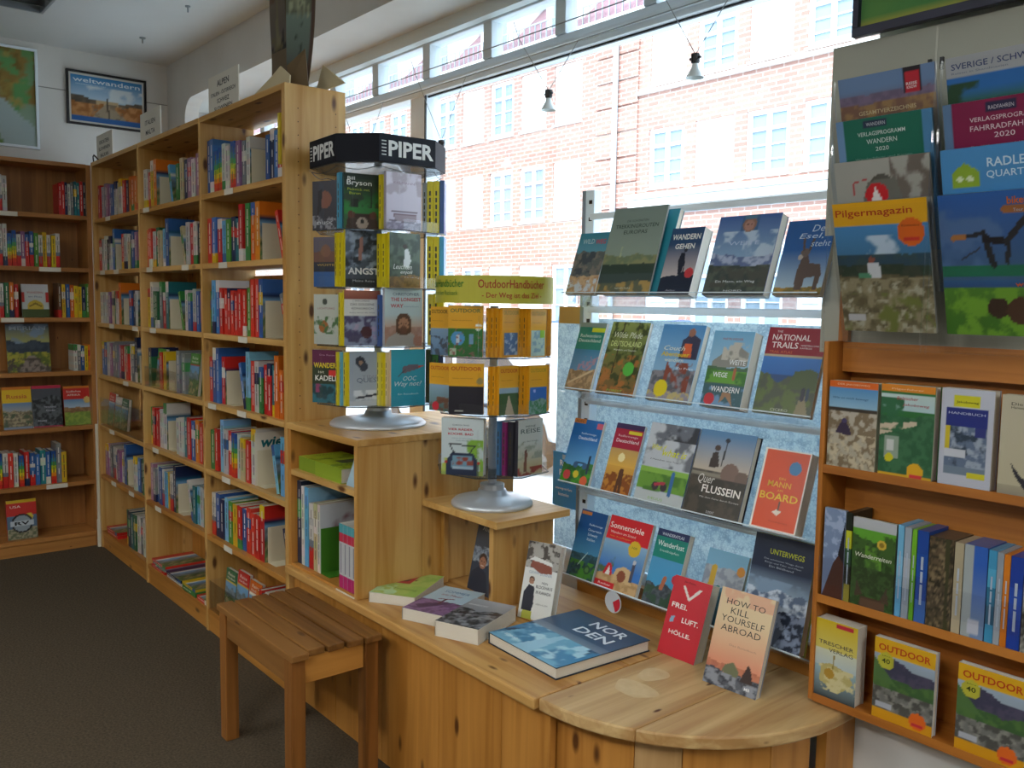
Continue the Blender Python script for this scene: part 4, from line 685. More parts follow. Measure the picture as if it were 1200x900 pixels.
# fourth row
rb(3, -2.026, -1.909, .218, [('g', '4a90b4', '144c84', .3, .75), ('r', 0, .75, 1, 1, '144c84'), ('m', .38, .05, 4, '345c6c', '2c4c54'), ('n', 0, 0, 1, .26, '4c9038', 6, .46), ('l', .35, .2, .6, .4, .014, 'a8c4c0'), ('d', .72, .16, .12, '345c3c'), ('d', .72, .16, .07, '5c8c50'), ('r', .02, .93, .4, .98, 'c4783c')], [('Radfernwege', .66, .78, .5, .035, 'cfe0ec'), ('Österreich', .66, .71, .5, .04, 'cfe0ec'), ('Schweiz', .62, .64, .36, .04, 'cfe0ec'), ('Italien', .6, .57, .3, .04, 'cfe0ec')], 'deep blue cycling guide with white bicycle in leaves, first in the rack\'s bottom row', t=.012)
rb(3, -1.900, -1.727, .224, [('g', '3c78c0', '8ab4cc', .3, .68), ('m', .2, .05, 4, 'c8a474', 'b08c5c'), ('n', .0, .2, .35, .5, '54704c', 6, .5), ('p', [(.4, .16), (.42, .3), (.6, .36), (.8, .32), (.85, .14)], 'd0b080'), ('d', .58, .22, .1, '8a4c34'), ('l', .8, .2, .8, .42, .035, '4c4c5c'), ('d', .8, .45, .04, 'c8c8c8'), ('p', [(.14, .2), (.2, .34), (.26, .36), (.32, .32), (.36, .2)], 'c8202c'), ('p', [(.2, .2), (.26, .32), (.31, .2)], 'e8e4dc'), ('p', [(0, 0), (0, .1), (.48, .1), (.48, 0)], 'cc2028'), ('r', 0, .68, 1, 1, 'd4242c'), ('d', .72, .62, .14, 'd8b42c')], [('Sonnenziele', .44, .83, .8, .08, 'f4e8e0', .008), ('Wandern am Strand', .38, .76, .6, .035, 'e8ccc0'), ('mit Ausflügen', .34, .705, .5, .025, 'e0a040'), ('100', .72, .62, .12, .03, '5c7034', .01), ('Rother', .25, .045, .3, .03, 'f0e4dc')], 'red-topped hiking guide with blue sea and golden badge, rack\'s bottom row', t=.014, tilt=20)
rb(3, -1.702, -1.585, .222, [('g', '3fa0cc', '4c98c4', 0, .6), ('m', .3, .12, 3, '3c444c', '545c64'), ('n', 0, 0, 1, .25, '34503c', 6, .5), ('l', .5, .25, .56, .38, .06, 'b86c48'), ('r', 0, .62, 1, .9, '128474'), ('r', 0, .9, 1, 1, '24305c'), ('d', .88, .4, .12, 'c4283c')], [('WANDERATLAS', .5, .92, .7, .04, 'd0d4e0', .01), ('Wanderlust', .5, .78, .84, .07, 'e4f0ec', .006), ('Inselhüpfen', .5, .70, .6, .04, 'c8e0d8')], 'teal-titled guide with navy top and mountain, rack\'s bottom row', t=.024)
rb(3, -1.545, -1.41, .205, [('g', '4a8cb8', '7cb0cc', .3, .8), ('m', .78, .07, 3, 'a8b0b8', '8c94a0'), ('m', .52, .05, 3, '4c7c90'), ('l', .22, .45, .24, .75, .07, 'd0a838'), ('l', .4, .3, .42, .5, .05, '2c6c60'), ('l', .62, .3, .62, .5, .05, 'a83c34'), ('d', .88, .78, .1, 'd08c34')], [], 'blue lake guide with three hikers, half hidden behind the red book', t=.012, dy=.045, dz=-.014)
rb(3, -1.357, -1.178, .280, [('g', 'a0b8cc', '24304a', .42, .7), ('r', 0, .7, 1, 1, '222c42'), ('n', 0, .4, 1, .6, '8098b0', 4, .55), ('m', .5, .09, 4, '5c6c84', 'c8d4e0'), ('m', .34, .05, 5, '2c3444', '8a98b0'), ('n', 0, 0, 1, .33, '9cacc4', 10, .6), ('l', .5, 0, .66, .2, .05, '5a6474'), ('l', .66, .2, .5, .35, .03, '8c98ac')], [('UNTERWEGS', .56, .83, .56, .05, 'b4bc28', .012), ('Die schönsten Wege durch', .52, .77, .64, .018, 'a8b0bc'), ('Berge und Täler und Meer', .52, .74, .6, .018, 'a8b0bc'), ('Ein Bildband', .5, .71, .4, .018, 'a8b0bc')], 'large dark slate-blue mountain photo book, rightmost on the rack\'s bottom row', t=.03, spine='b0a830', back='7c8034', tilt=13, hard=True)
# round price talker below the rack, leaflet and marbled paper behind it
tk = MB().tube((-1.80, 1.893, .558), (-1.80, 1.891, .558), .033, 28).build('round_sticker', mat('talker', 'c4c8cc', .3)); tag(tk, 'round white and red shelf talker hanging below the rack\'s bottom row', 'sign')
sg = MB().face([(-1.80, 1.8905, .558)]+[(-1.80+.03*math.cos(t), 1.8905, .558+.03*math.sin(t)) for t in [(-70+i*13)*PI/180 for i in range(9)]], c=lin('c42434')); sg.build('red_mark', MATTP, tk)
sh = tag(MB().box(-2.392, -1.16, 2.188, 2.1895, .56, 1.40).build('window_paper', MARBLE), 'large pale marbled translucent paper hanging at the window behind the rack', 'paper'); 
bx('header_strip', mat('strip_ochre', 'c89c50', .6), (-2.385, -2.24, 2.186, 2.1878, 1.38, 1.44), sh)
o = thing('leaflet', 'bright blue leaflet with white words hanging left of the rack', 'leaflet', (-2.385, 2.17, .712)); mb = MB()
mb.face([(-.0, 0, 0), (.155, 0, 0), (.155, 0, .2), (0, 0, .2)], c=lin('4a9cdc')); mb.box(0, .155, .0005, .0012, 0, .2, c=lin('3f8ccc')); mb.build('card', MATTP, o); lb = MB()
for s_, v, w, h in (('Rad', .15, .4, .022), ('Plan', .115, .45, .022), ('unterwegs mit Karte', .06, .8, .012), ('kostenlos', .04, .5, .012)): letters(lb, s_, .06, v, w*.11, h, 'e8f0f8', lambda a, b: (a, -.0005, b), .02)
lb.face([(.05, -.0004, .175), (.11, -.0004, .175), (.11, -.0004, .192), (.05, -.0004, .192)], c=lin('b8ccd8')); lb.build('lettering', MATTP, o)

# ================================================================ REVOLVING STANDS
def poly_rim(pts, z, r=.0016, closed=True):
    m = MB(); n = len(pts)
    for i in range(n if closed else n-1): m.tube((*pts[i], z), (*pts[(i+1) % n], z), r, 5)
    return m
def spinner(name, label, c, ztop_base, rb_, zs, R, n, head):
    o = thing(name, label, 'book stand', (c[0], c[1], ztop_base))
    zb = ztop_base
    MB().lathe([(0, 0), (rb_, 0), (rb_, .008), (rb_*.93, .018), (rb_*.5, .03), (.05, .036), (.045, .05), (0, .05)], n=48).build('base_disc', SILVER, o, smooth=True)
    MB().lathe([(.032, .045), (.04, .05), (.04, .068), (.014, .07), (.014, zs[-1][1]-zb), (0, zs[-1][1]-zb)], n=20).build('pole', SILVER, o)
    MB().lathe([(.03, zs[0][0]-zb-.03), (.055, zs[0][0]-zb-.004), (0, zs[0][0]-zb-.004)], n=8).build('hub', SMOKE, o)
    pts = [(R*math.cos(t), R*math.sin(t)) for t in [2*PI*(i+.5)/n-.55 for i in range(n)]]
    for z0, z1 in zs:
        t = MB().prism(pts, z0-zb-.004, z0-zb-.001).build('tray', SMOKE, o)
        poly_rim(pts, z0-zb-.002).build('dark_rim', BLACK, t)
        w = MB()
        for i in range(n):
            a, b = pts[i], pts[(i+1) % n]; w.face([(*a, z0-zb), (*b, z0-zb), (*b, z0-zb+.035), (*a, z0-zb+.035)])
        w.build('lip', ACRYL, t)
        w = MB()
        for i in range(n): a = pts[i]; w.face([(0, 0, z0-zb), (a[0]*.96, a[1]*.96, z0-zb), (a[0]*.96, a[1]*.96, z1-zb-.03), (0, 0, z1-zb-.03)])
        w.build('partition', ACRYL, t)
    head(o); return o
def pocket(c, z, s, f, ang, w, h, t, art, text, label, behind=(), spine='e0c020', group=None, nu=32, tilt=0):
    """s: metres to the right in the picture from the axis, f: towards the viewer; ang: turn of the cover, 0 faces the viewer"""
    L = math.hypot(c[0], c[1]); qv = Vector((-c[0]/L, -c[1]/L, 0)); e = Vector((-qv.y, qv.x, 0))
    base = Vector((c[0], c[1], z))+e*s+qv*f; yaw0 = math.atan2(qv.y, qv.x)+PI/2; yaw = yaw0+math.radians(ang)
    rt = Vector((math.cos(yaw), math.sin(yaw), 0)); dp = Vector((-rt.y, rt.x, 0)); p = base-rt*(w/2)
    book(label, w, h, t, art, text, spine, yaw=yaw, p=p, nu=nu, group=group, tilt=math.radians(tilt))
    off = t+.001
    for i, (k, tt, hh, lab) in enumerate(behind):
        o = MB(); cc = lin(k); pg = lin('d8d2c0')
        o.box(0, w*.98, 0, tt, 0, hh, c=cc).box(.002, w*.981, .0015, tt-.0015, .001, hh+.0003, c=pg)
        for q in range(5): zq = hh*(.2+.13*q); o.face([(-.0004, tt*.65, zq), (-.0004, tt*.35, zq), (-.0004, tt*.35, zq+hh*.09), (-.0004, tt*.65, zq+hh*.09)], c=lin('3c3a28'))
        b = o.build('book', PRINT); tag(b, lab, 'book', group); place(b, p+dp*off+rt*(-.0085*(i+1))+Vector((0, 0, .0)), yaw, math.radians(tilt)); off += tt+.0008
# ---- black-headed stand
C1 = (-2.712, 1.622); T1 = [(1.099, 1.29), (1.30, 1.49), (1.495, 1.68), (1.685, 1.872)]
def head1(o):
    S, K = .208, .105; a0 = -.06; z0, z1 = 1.898-1.014, 1.988-1.014
    P = [(S, -K), (S, K), (K, S), (-K, S), (-S, K), (-S, -K), (-K, -S), (K, -S)]; P = [(x*math.cos(a0)-y*math.sin(a0), x*math.sin(a0)+y*math.cos(a0)) for x, y in P]
    P = [(max(x, -.214), y) for x, y in P]
    hd = MB().prism(P, z0, z1).build('header', mat('header_black', '14161f', .6, 0, .2), o, .001)
    MB().prism([(x*1.02 if x > 0 else x, y*1.02) for x, y in P], z0-.008, z0-.005).build('clear_plate', ACRYL, o)
    lb = MB()
    for i in (0, 6):
        A = Vector((*P[i], 0)); B = Vector((*P[(i+1) % 8], 0)); d = (B-A); n = Vector((d.y, -d.x, 0)).normalized()*.0012
        fn = lambda u, v: tuple(A+d*u+n+Vector((0, 0, z0+(z1-z0)*v)))
        letters(lb, 'PIPER', .56, .22, .80, .56, 'd6d6d2', fn, .03)
        for k in range(5): lb.face([fn(.04, .24+k*.12), fn(.12, .24+k*.12), fn(.12, .28+k*.12), fn(.04, .28+k*.12)], c=lin('c8c8c4'))
    lb.build('lettering', MATTP, hd)
    wv = MB(); q = [(x*.97, y*.97) for x, y in P]
    for i in range(8): wv.path([(q[i][0]+(q[(i+1) % 8][0]-q[i][0])*t, q[i][1]+(q[(i+1) % 8][1]-q[i][1])*t, z0-.012-.012*math.sin(PI*t)) for t in [j/6 for j in range(7)]], .0013, 4)
    wv.build('wire', BLACK, o)
spinner('revolving_stand', 'revolving clear book stand with black lettered header on the stepped unit', C1, 1.014, .17, T1, .222, 8, head1)
Y_ = 'd2c01c'
G1 = 'books in the black-headed stand'
def P1(t, s, f, a, w, h, art, text, lab, behind=(), spine=Y_, tk=.016): pocket(C1, T1[t][0]+.0005, s, f, a, w, h, tk, art, text, lab, behind, spine, G1)
yb = lambda n, where: [(Y_, .017, .176, f'yellow spine, {ORD[i]} behind {where}') for i in range(n)]
P1(3, -.178, .075, -38, .11, .165, [('g', '2c2a30', '34323c'), ('d', .5, .62, .26, '7c4c38'), ('p', [(.2, .3), (.25, .8), (.4, .85), (.35, .4)], '1c1414'), ('n', 0, 0, 1, .3, '8c8c90', 9, .58)], [('DUSK', .5, .12, .6, .06, 'd8d8d8')], 'dark book with red-haired face, left in the black-headed stand\'s top tier')
P1(3, -.052, .178, 20, .125, .178, [('g', '2f7c3c', '1c2c24', .4, .75), ('n', 0, .4, 1, .9, '2c3c2c', 5, .52), ('m', .26, .03, 4, '34603c'), ('p', [(.05, 0), (.1, .2), (.3, .28), (.7, .28), (.9, .2), (.95, 0)], '3c2820'), ('d', .2, .25, .1, '5c3428'), ('d', .8, .25, .1, '5c3428'), ('d', .5, .1, .16, 'b0a090'), ('d', .5, .14, .06, '1c1c1c'), ('r', .2, .4, .4, .55, '1c241c'), ('l', .75, .4, .75, .8, .03, '1c241c')], [('Bill', .2, .88, .2, .06, 'd8dcd8', .01), ('Bryson', .42, .76, .68, .12, 'e4e8e4', .01), ('Picknick mit', .4, .69, .6, .045, 'b4c038'), ('Bären', .3, .62, .3, .045, 'b4c038')], 'green forest book with brown bear face in the black-headed stand\'s top tier', [('48a0c0', .03, .18, 'bright blue spine behind the green bear book, top tier')], '24342c')
P1(3, .084, .175, 30, .135, .186, [('g', 'b0a8b8', 'c4bcc8'), ('n', 0, .6, 1, 1, 'a0949c', 4, .55), ('r', .2, .22, .85, .28, '6c5058'), ('r', .25, .14, .85, .26, '8c7c84'), ('r', .15, .30, .9, .32, '54383c'), ('m', .14, .03, 5, '9c94a4', '7c7484'), ('l', .1, .16, .95, .12, .012, '5c4c58')], [('KALMANN', .5, .8, .6, .04, '8c7484')], 'pale mauve book with wooden hut, right of the bear book', yb(1, 'the pale mauve hut book'), '9c94a0')
P1(3, .232, .02, 82, .115, .18, [('g', '2c4c8c', '2c4c8c')], [], 'blue book turned sideways at the right of the stand\'s top tier', [(Y_, .02, .176, 'yellow spine at the right of the top tier, nearest the pale hut book'), (Y_, .02, .174, 'second yellow spine at the right of the top tier'), ('8c9498', .014, .168, 'grey spine at the right end of the top tier')], '3c5ca0')
P1(2, -.176, .075, -36, .105, .168, [('g', '4a4a54', '5c5460'), ('m', .7, .06, 4, '6c4838'), ('d', .5, .72, .2, '7c5440'), ('r', 0, .3, 1, .5, '1c2030'), ('r', 0, 0, 1, .3, '2c5890')], [('WÜSTE', .5, .42, .7, .05, 'c8a84c')], 'dark book with desert rock portrait, left in the second tier', yb(0, 'x'))
P1(2, -.048, .175, 24, .128, .186, [('g', '3c444c', '54606c'), ('n', 0, .3, 1, 1, '8a98a8', 5, .56), ('n', 0, .3, 1, 1, '23282e', 6, .56), ('l', .4, .5, .45, .85, .05, '94685c'), ('r', 0, 0, 1, .14, '23282c')], [('ANGST', .5, .22, .86, .12, 'dcdcd8', .03), ('Meine Reise', .5, .09, .6, .04, 'c0c4c4')], 'grey rocky climbing book with bold white title, second tier', yb(2, 'the grey climbing book'), Y_, .014)
P1(2, .088, .175, 32, .122, .18, [('g', '4c5c48', '5c6c5c'), ('n', 0, 0, 1, 1, '3c483c', 5, .5), ('m', .22, .06, 4, '8c6c3c', '6c5430'), ('p', [(.45, .4), (.5, .7), (.6, .72), (.7, .5), (.6, .36)], 'd0d4d4'), ('d', .5, .76, .07, '3c3028')], [('Leuchten', .42, .34, .6, .09, 'e4e4dc', 0, .3), ('enjoli', .55, .24, .4, .08, 'e4e4dc', 0, .3)], 'dark green book with leaping white figure, second tier', yb(2, 'the leaping white figure book'), Y_, .014)
P1(2, .232, .02, 82, .11, .18, [('g', '4090c8', '4090c8')], [], 'sky-blue book turned sideways at the right of the second tier', [(Y_, .02, .178, 'yellow spine at the right of the second tier, left one'), (Y_, .02, .178, 'yellow spine at the right of the second tier, right one')], '48a0d8')
P1(1, -.176, .075, -36, .105, .17, [('g', 'b0b4a8', 'b8bcb0'), ('d', .4, .35, .2, '9c5c28'), ('n', 0, .2, 1, .55, '44683c', 6, .5), ('d', .45, .85, .1, '3c443c')], [('LICHTUNG', .5, .7, .7, .04, '8c4c58')], 'pale grey book with orange jar and leaves, left in the third tier')
P1(1, -.052, .175, 20, .125, .184, [('g', '8c98b4', 'a0a8b4'), ('n', 0, 0, 1, .55, '4c4868', 6, .5), ('n', .2, .05, .9, .5, 'b0a0b8', 9, .6), ('d', .62, .25, .16, '4c2830'), ('r', 0, .55, 1, .85, 'd8dad4'), ('g', '8c4c3c', 'b4705c', .85, 1)], [('ERIK LORENZ', .5, .8, .4, .025, '5c5c60'), ('DAS GOLDENE', .5, .73, .66, .04, '4c4c50'), ('KÖNIGREICH', .5, .66, .6, .04, '4c4c50'), ('Reise durch die Welt', .5, .59, .7, .02, '6c6c70')], 'book with white title block above purple field in the third tier', yb(1, 'the purple field book'), Y_, .016)
P1(1, .084, .178, 26, .14, .192, [('g', 'c8a890', 'b8ccd0', .3, .55), ('m', .34, .04, 4, 'b49484', 'a88474'), ('p', [(.0, 0), (.1, .16), (.35, .26), (.65, .26), (.9, .14), (1, 0)], 'a8a49c'), ('p', [(.75, .1), (.8, .2), (1, .16), (1, 0), (.8, 0)], 'b07c64'), ('d', .5, .43, .2, '5c4434'), ('p', [(.3, .25), (.3, .45), (.7, .45), (.7, .25), (.6, .2), (.4, .2)], '5c4434'), ('d', .5, .40, .13, 'b08468'), ('d', .5, .345, .13, 'b08468'), ('d', .5, .285, .10, '6c4c3c'), ('r', .41, .395, .46, .405, '3c2c28'), ('r', .54, .395, .59, .405, '3c2c28'), ('l', .5, .39, .5, .35, .012, '94684c'), ('r', .45, .315, .55, .323, '8c4c44')], [('CHRISTOPHER', .56, .88, .7, .05, '3c4c68'), ('THE LONGEST', .56, .78, .8, .065, 'b43c48', .02), ('WAY', .32, .67, .34, .065, 'b43c48', .02), ('Zu Fuss von Ort zu Ort', .7, .68, .4, .02, '3c6c90')], 'pale blue book with bearded long-haired man in the third tier', [('3c5c98', .02, .17, 'blue spine behind the bearded man book')], 'a8acb0')
P1(1, .232, .02, 82, .11, .18, [('g', Y_, Y_)], [], 'yellow book turned sideways at the right of the third tier', [(Y_, .018, .178, 'yellow spine at the right of the third tier, left one'), ('e0d050', .018, .176, 'pale yellow spine at the right of the third tier')], Y_)
P1(0, -.172, .085, -28, .118, .182, [('g', '2c6c78', '2c6c78'), ('n', 0, 0, 1, .35, '1c3c40', 5, .5), ('n', .1, .2, .9, .36, '8c3c60', 6, .5), ('r', 0, .36, 1, .7, '28341c'), ('r', 0, .7, 1, 1, '5c1c40'), ('r', .55, .5, .92, .62, 'd83028')], [('WANDERN', .48, .66, .86, .1, 'd8c424', .02), ('ist', .3, .56, .2, .05, 'd8d4c0'), ('KADELN', .5, .42, .8, .1, 'e4e4dc', .02), ('Die Reise', .5, .89, .5, .03, 'b08ca0')], 'purple and teal book with yellow title, left in the lowest tier', [(Y_, .012, .182, 'yellow spine behind the purple and teal book')], Y_, .014)
P1(0, -.036, .175, 22, .125, .182, [('g', 'b0bcc8', '98a8b8'), ('n', 0, .1, 1, .3, 'dce4ec', 5, .5), ('r', 0, 0, 1, .1, 'c4ccd4'), ('l', .2, .15, .9, .22, .03, '2c3444'), ('d', .3, .82, .14, '2c3848'), ('d', .4, .72, .12, '3c4454'), ('d', .32, .8, .06, 'a08470')], [('TINO', .6, .52, .5, .05, '8c90a0'), ('QUEST', .55, .42, .7, .1, '6c7488', .005)], 'pale blue ice book with fur-hooded figure in the lowest tier', [(Y_, .02, .18, 'yellow spine nearest the ice book, lowest tier'), ('5ca8cc', .012, .18, 'light blue spine behind the ice book, lowest tier'), (Y_, .012, .18, 'yellow spine farther left behind the ice book')], Y_, .014)
P1(0, .100, .175, 26, .128, .19, [('g', '2c9cb4', '3ca8bc'), ('p', [(.3, .58), (.35, .7), (.6, .74), (.85, .72), (.8, .66), (.5, .6)], '6c6068'), ('l', .8, .69, .92, .70, .02, 'c84c3c'), ('l', .2, .52, .4, .64, .012, '4c4c54')], [('OOC', .55, .45, .4, .08, 'e8ecec', 0, .3), ('Way not?', .5, .33, .8, .11, 'e8ecec', .0, .3), ('Ein Reisebuch', .5, .2, .6, .03, 'd0e4e8')], 'turquoise book with anteater drawing in the lowest tier', [('d4c49c', .012, .18, 'cream spine nearest the turquoise book'), (Y_, .012, .18, 'yellow spine behind the turquoise book'), ('d8cc50', .016, .18, 'pale yellow spine farthest behind the turquoise book')], 'd0b090', .012)
P1(0, .232, .02, 82, .11, .185, [('g', '1c3458', '1c3458')], [], 'navy book turned sideways at the right of the lowest tier', [('2c6c34', .022, .185, 'green spine at the right of the lowest tier, left one'), ('2c4430', .02, .185, 'dark green spine at the right of the lowest tier')], '2c3c5c')
# ---- round green-yellow stand
C2 = (-2.24, 1.77); T2 = [(.914, 1.09), (1.105, 1.265), (1.283, 1.44)]
def head2(o):
    z0, z1, r = 1.448-.794, 1.532-.794, .189
    hd = MB().lathe([(0, z0), (r, z0), (r, z1), (0, z1)], n=64).build('header', mat('header_green', 'b9b334', .4), o, smooth=False)
    a0 = math.atan2(-C2[1], -C2[0]); fn = lambda u, v: ((r+.001)*math.cos(a0+u/r), (r+.001)*math.sin(a0+u/r), z0+v)
    lb = MB(); letters(lb, 'OutdoorHandbücher', .062, .046, .225, .026, 'a8402c', fn, .01); letters(lb, '- Der Weg ist das Ziel -', .062, .012, .20, .021, 'a8402c', fn, .01)
    letters(lb, 'OutdoorHandbücher', -.205, .048, .215, .024, '3c7c34', fn, .01); letters(lb, 'Reisen mit dem Rucksack', -.20, .024, .16, .014, '3c7c34', fn); lb.build('lettering', MATTP, hd)
spinner('revolving_stand', 'revolving clear book stand with round green-yellow header on the lower step', C2, .794, .134, T2, .187, 8, head2)
G2 = 'books in the round-headed stand'; OG = 'd8981c'
def OUT(img): return [('g', OG, 'dca424'), *img, ('r', 0, .56, 1, .60, 'dca424')]
def P2(t, s, f, a, w, h, art, text, lab, behind=(), spine=OG, tk=.012, tilt=0): pocket(C2, T2[t][0]+.0005, s, f, a, w, h, tk, art, text, lab, behind, spine, G2, tilt=tilt)
ob = lambda n, where: [(OG, .011, .150, f'orange spine, {ORD[i]} behind {where}') for i in range(n)]
OTX = lambda c='5c6c30': [('OUTDOOR', .5, .86, .88, .08, c, .02), ('Wandern mit dem Rucksack', .4, .70, .6, .02, '8c5c14')]
P2(2, -.172, .06, -38, .075, .152, OUT([('g', '5c7c9c', '7c9cb8', .0, .6), ('n', 0, 0, 1, .4, '44505c', 5, .5)]), OTX('5c4a14'), 'orange handbook with blue lake picture, far left in the upper tier')
P2(2, -.088, .138, -10, .108, .157, OUT([('r', 0, 0, 1, .57, '2c6c30'), ('d', .28, .36, .2, '4c90c0'), ('r', .22, .28, .34, .42, 'c0d0d8'), ('r', .62, .26, .74, .44, '6c94b4'), ('r', .05, .04, .24, .16, 'a8b8a0'), ('n', 0, 0, 1, .55, '8c5c58', 11, .66), ('d', .88, .58, .1, 'e0e4d8')]), OTX(), 'orange handbook with green panel and round blue badge, upper tier')
P2(2, .052, .145, 40, .070, .152, OUT([('r', .1, .05, .9, .5, '4c6c94'), ('n', .1, .05, .9, .5, 'a0b4c8', 6, .55)]), OTX('a89020'), 'orange handbook with grey-blue animal picture, upper tier', ob(3, 'the animal picture handbook, upper tier'), tilt=0)
P2(2, .138, .105, 46, .074, .150, OUT([('r', .05, .03, .92, .6, 'b8d0c4'), ('n', .1, .1, .9, .55, '8cacb8', 7, .5), ('r', .6, .4, .9, .6, '8cbc3c')]), OTX('a89020'), 'orange handbook with pale green and white picture, upper tier', ob(3, 'the pale green picture handbook'))
P2(2, .185, -.01, 84, .09, .15, [('g', OG, OG)], [], 'orange handbook turned sideways at the right of the upper tier', ob(2, 'the sideways handbook, upper tier'))
P2(1, -.17, .06, -38, .088, .152, OUT([('g', '4c6c5c', '8cacc4', .0, .6), ('n', 0, 0, 1, .3, '6c4c3c', 5, .5), ('d', .3, .1, .16, 'c02838')]), OTX('b44c14'), 'orange handbook with coast picture, far left in the middle tier')
P2(1, -.084, .140, -8, .108, .157, OUT([('r', 0, 0, 1, .58, '26242c'), ('l', .2, .06, .4, .06, .02, 'b8b8b0'), ('d', .9, .66, .1, '9c8c58')]), OTX('b44c14'), 'orange handbook with black night picture in the middle tier')
P2(1, .048, .145, 38, .076, .152, OUT([('r', .0, .0, 1, .56, '3c5c34'), ('p', [(.3, 0), (.48, .4), (.52, .4), (.8, 0)], 'b8a890'), ('r', 0, .44, 1, .56, '8ca8b8')]), OTX('b44c14'), 'orange handbook with forest road picture, middle tier', ob(2, 'the forest road handbook'))
P2(1, .140, .105, 40, .076, .152, OUT([('r', .05, .0, .98, .56, '2c64b0'), ('m', .3, .06, 4, '3c7c50', '7c9c90'), ('d', .3, .48, .07, 'a0b0e0')]), OTX('a89020'), 'orange handbook with bright blue picture, middle tier', ob(2, 'the bright blue picture handbook'))
P2(1, .182, -.01, 84, .09, .15, [('g', 'c87c14', 'c87c14')], [], 'darker orange handbook turned sideways, right of the middle tier', ())
P2(0, -.094, .140, -14, .135, .178, [('g', 'b4c4c8', 'c4d0d0'), ('r', 0, 0, 1, .08, '94a858'), ('n', .55, .08, 1, .62, '7ca83c', 4, .5), ('n', 0, .05, .2, .3, 'a8b84c', 5, .5), ('l', .2, .55, .8, .52, .016, '2c3038'), ('l', .2, .55, .3, .4, .014, '2c3038'), ('l', .8, .52, .68, .4, .014, '2c3038'), ('p', [(.12, .0), (.12, .25), (.25, .4), (.75, .4), (.88, .25), (.88, 0)], '28344c'), ('p', [(.22, .14), (.28, .35), (.72, .35), (.78, .14)], '6c94a8'), ('n', .25, .18, .75, .32, '8c4438', 7, .5), ('r', .26, .1, .76, .16, 'a0b8c8'), ('r', .08, .2, .14, .24, 'b03030'), ('r', .86, .2, .92, .24, 'b03030')], [('CLARISSA SAND', .46, .87, .4, .025, '4c5c68'), ('VIER RÄDER,', .46, .78, .6, .055, 'c02c40', .015), ('KÜCHE, BAD', .46, .70, .6, .055, 'c02c40', .015), ('Wie wir im Camper leben', .5, .64, .5, .02, '6c8494'), ('UND REISEN', .5, .60, .3, .02, '6c8494')], 'pale blue book with open camper van rear, lowest tier', (), 'e0e0d8', .03)
P2(0, .118, .122, 44, .11, .175, [('g', 'b0a888', 'b8c0b8', .2, .6), ('n', 0, .3, 1, .6, '8c9484', 5, .55), ('l', .3, .1, .32, .4, .06, '6c4434'), ('d', .32, .44, .05, '5c3c30'), ('n', 0, 0, 1, .15, '8c3c34', 5, .5)], [('MEINE', .5, .86, .4, .04, '3c4c48'), ('REISE', .5, .76, .8, .08, '4c5c58', .01), ('zu den Inseln', .5, .6, .6, .03, '5c6c60')], 'sage book with standing walker, right in the lowest tier', [('2c2c34', .022, .17, 'black and white spine in the lowest tier of the round-headed stand'), ('7c2860', .016, .168, 'magenta spine in the lowest tier of the round-headed stand'), ('3c6c94', .014, .17, 'blue spiral-bound spine in the lowest tier of the round-headed stand')], '34343c', .014)

# ================================================================ RIGHT-HAND WALL UNIT, PANEL, CATALOGUES
UX0, UX1, UY0, UY1 = -1.136, -.28, 1.884, 1.998
OR1 = wood('orange_pine', 0, 'b8742c', '99591c', kn=.04); OR2 = wood('orange_pine_upright', 2, 'b8742c', '99591c', kn=.04)
ru = thing('wall_shelf', 'orange-brown wooden display shelf on the wall at the right edge', 'shelf')
for x in (UX0, UX1-.014): bx('side_panel', OR2, (x, x+.012, UY0, UY1-.001, .503, 1.372), ru, .002)
bx('corner_post', OR2, (UX0+.006, UX0+.03, 1.935, 1.95, 1.372, 1.55), ru)
UZ = [1.079, .765, .519]
for z in UZ: bx('shelf', OR1, (UX0+.0125, UX1-.0145, UY0+.002, UY1-.001, z-.016, z), ru, .001); bx('lip', OR1, (UX0+.0125, UX1-.0145, UY0, UY0+.0018, z-.017, z+.003), ru)
bx('back_panel', OR1, (UX0+.0125, UX1-.0145, UY1-.008, UY1-.001, .52, 1.30), ru); bx('slanting_top', OR1, (UX0+.0125, UX1-.0145, UY1-.05, UY1-.030, 1.30, 1.37), ru)
pn = tag(MB().box(-1.19, .4, 1.955, 1.965, 1.30, 2.062).build('pinboard', mat('panel_cream', 'a9a99a', .6), bevel=.001), 'tall cream panel behind the hanging catalogues at the right', 'panel')
bx('joint', mat('joint_pale', 'c6c6b8', .6), (-.945, -.941, 1.9535, 1.9548, 1.30, 2.06), pn)
for x in (-.958, -.932): bx('hook', BLACK, (x, x+.007, 1.948, 1.9548, 1.965, 1.99), pn)
# framed map above the panel (facing the shop)
o = thing('framed_map', 'dark-framed green relief map hanging above the cream panel', 'map', (-1.128, 1.945, 2.068))
mb = MB()
for b in ((0, 1.5, 0, .02), (0, .014, .02, .8), (1.486, 1.5, .02, .8), (0, 1.5, .8, .82)): mb.box(b[0], b[1], -.02, 0, b[2], b[3])
mb.build('frame', mat('frame_navy', '1c1c34', .4), o, .001)
mb = MB(); picture(mb, [('g', '5c8c48', '6c9c54'), ('n', 0, 0, 1, 1, '9a9c60', 7, .54), ('n', 0, 0, .2, 1, '8c9c9c', 9, .56), ('n', .3, 0, 1, 1, 'b08a4c', 9, .6), ('n', 0, 0, 1, 1, '3c7c48', 5, .6), ('r', 0, 0, 1, .012, 'b0a848')], 1.47, .78, 70, 37, lambda a, b: (.014+a*1.472, -.006, .02+b*.78)); mb.build('print', MATTP, o)
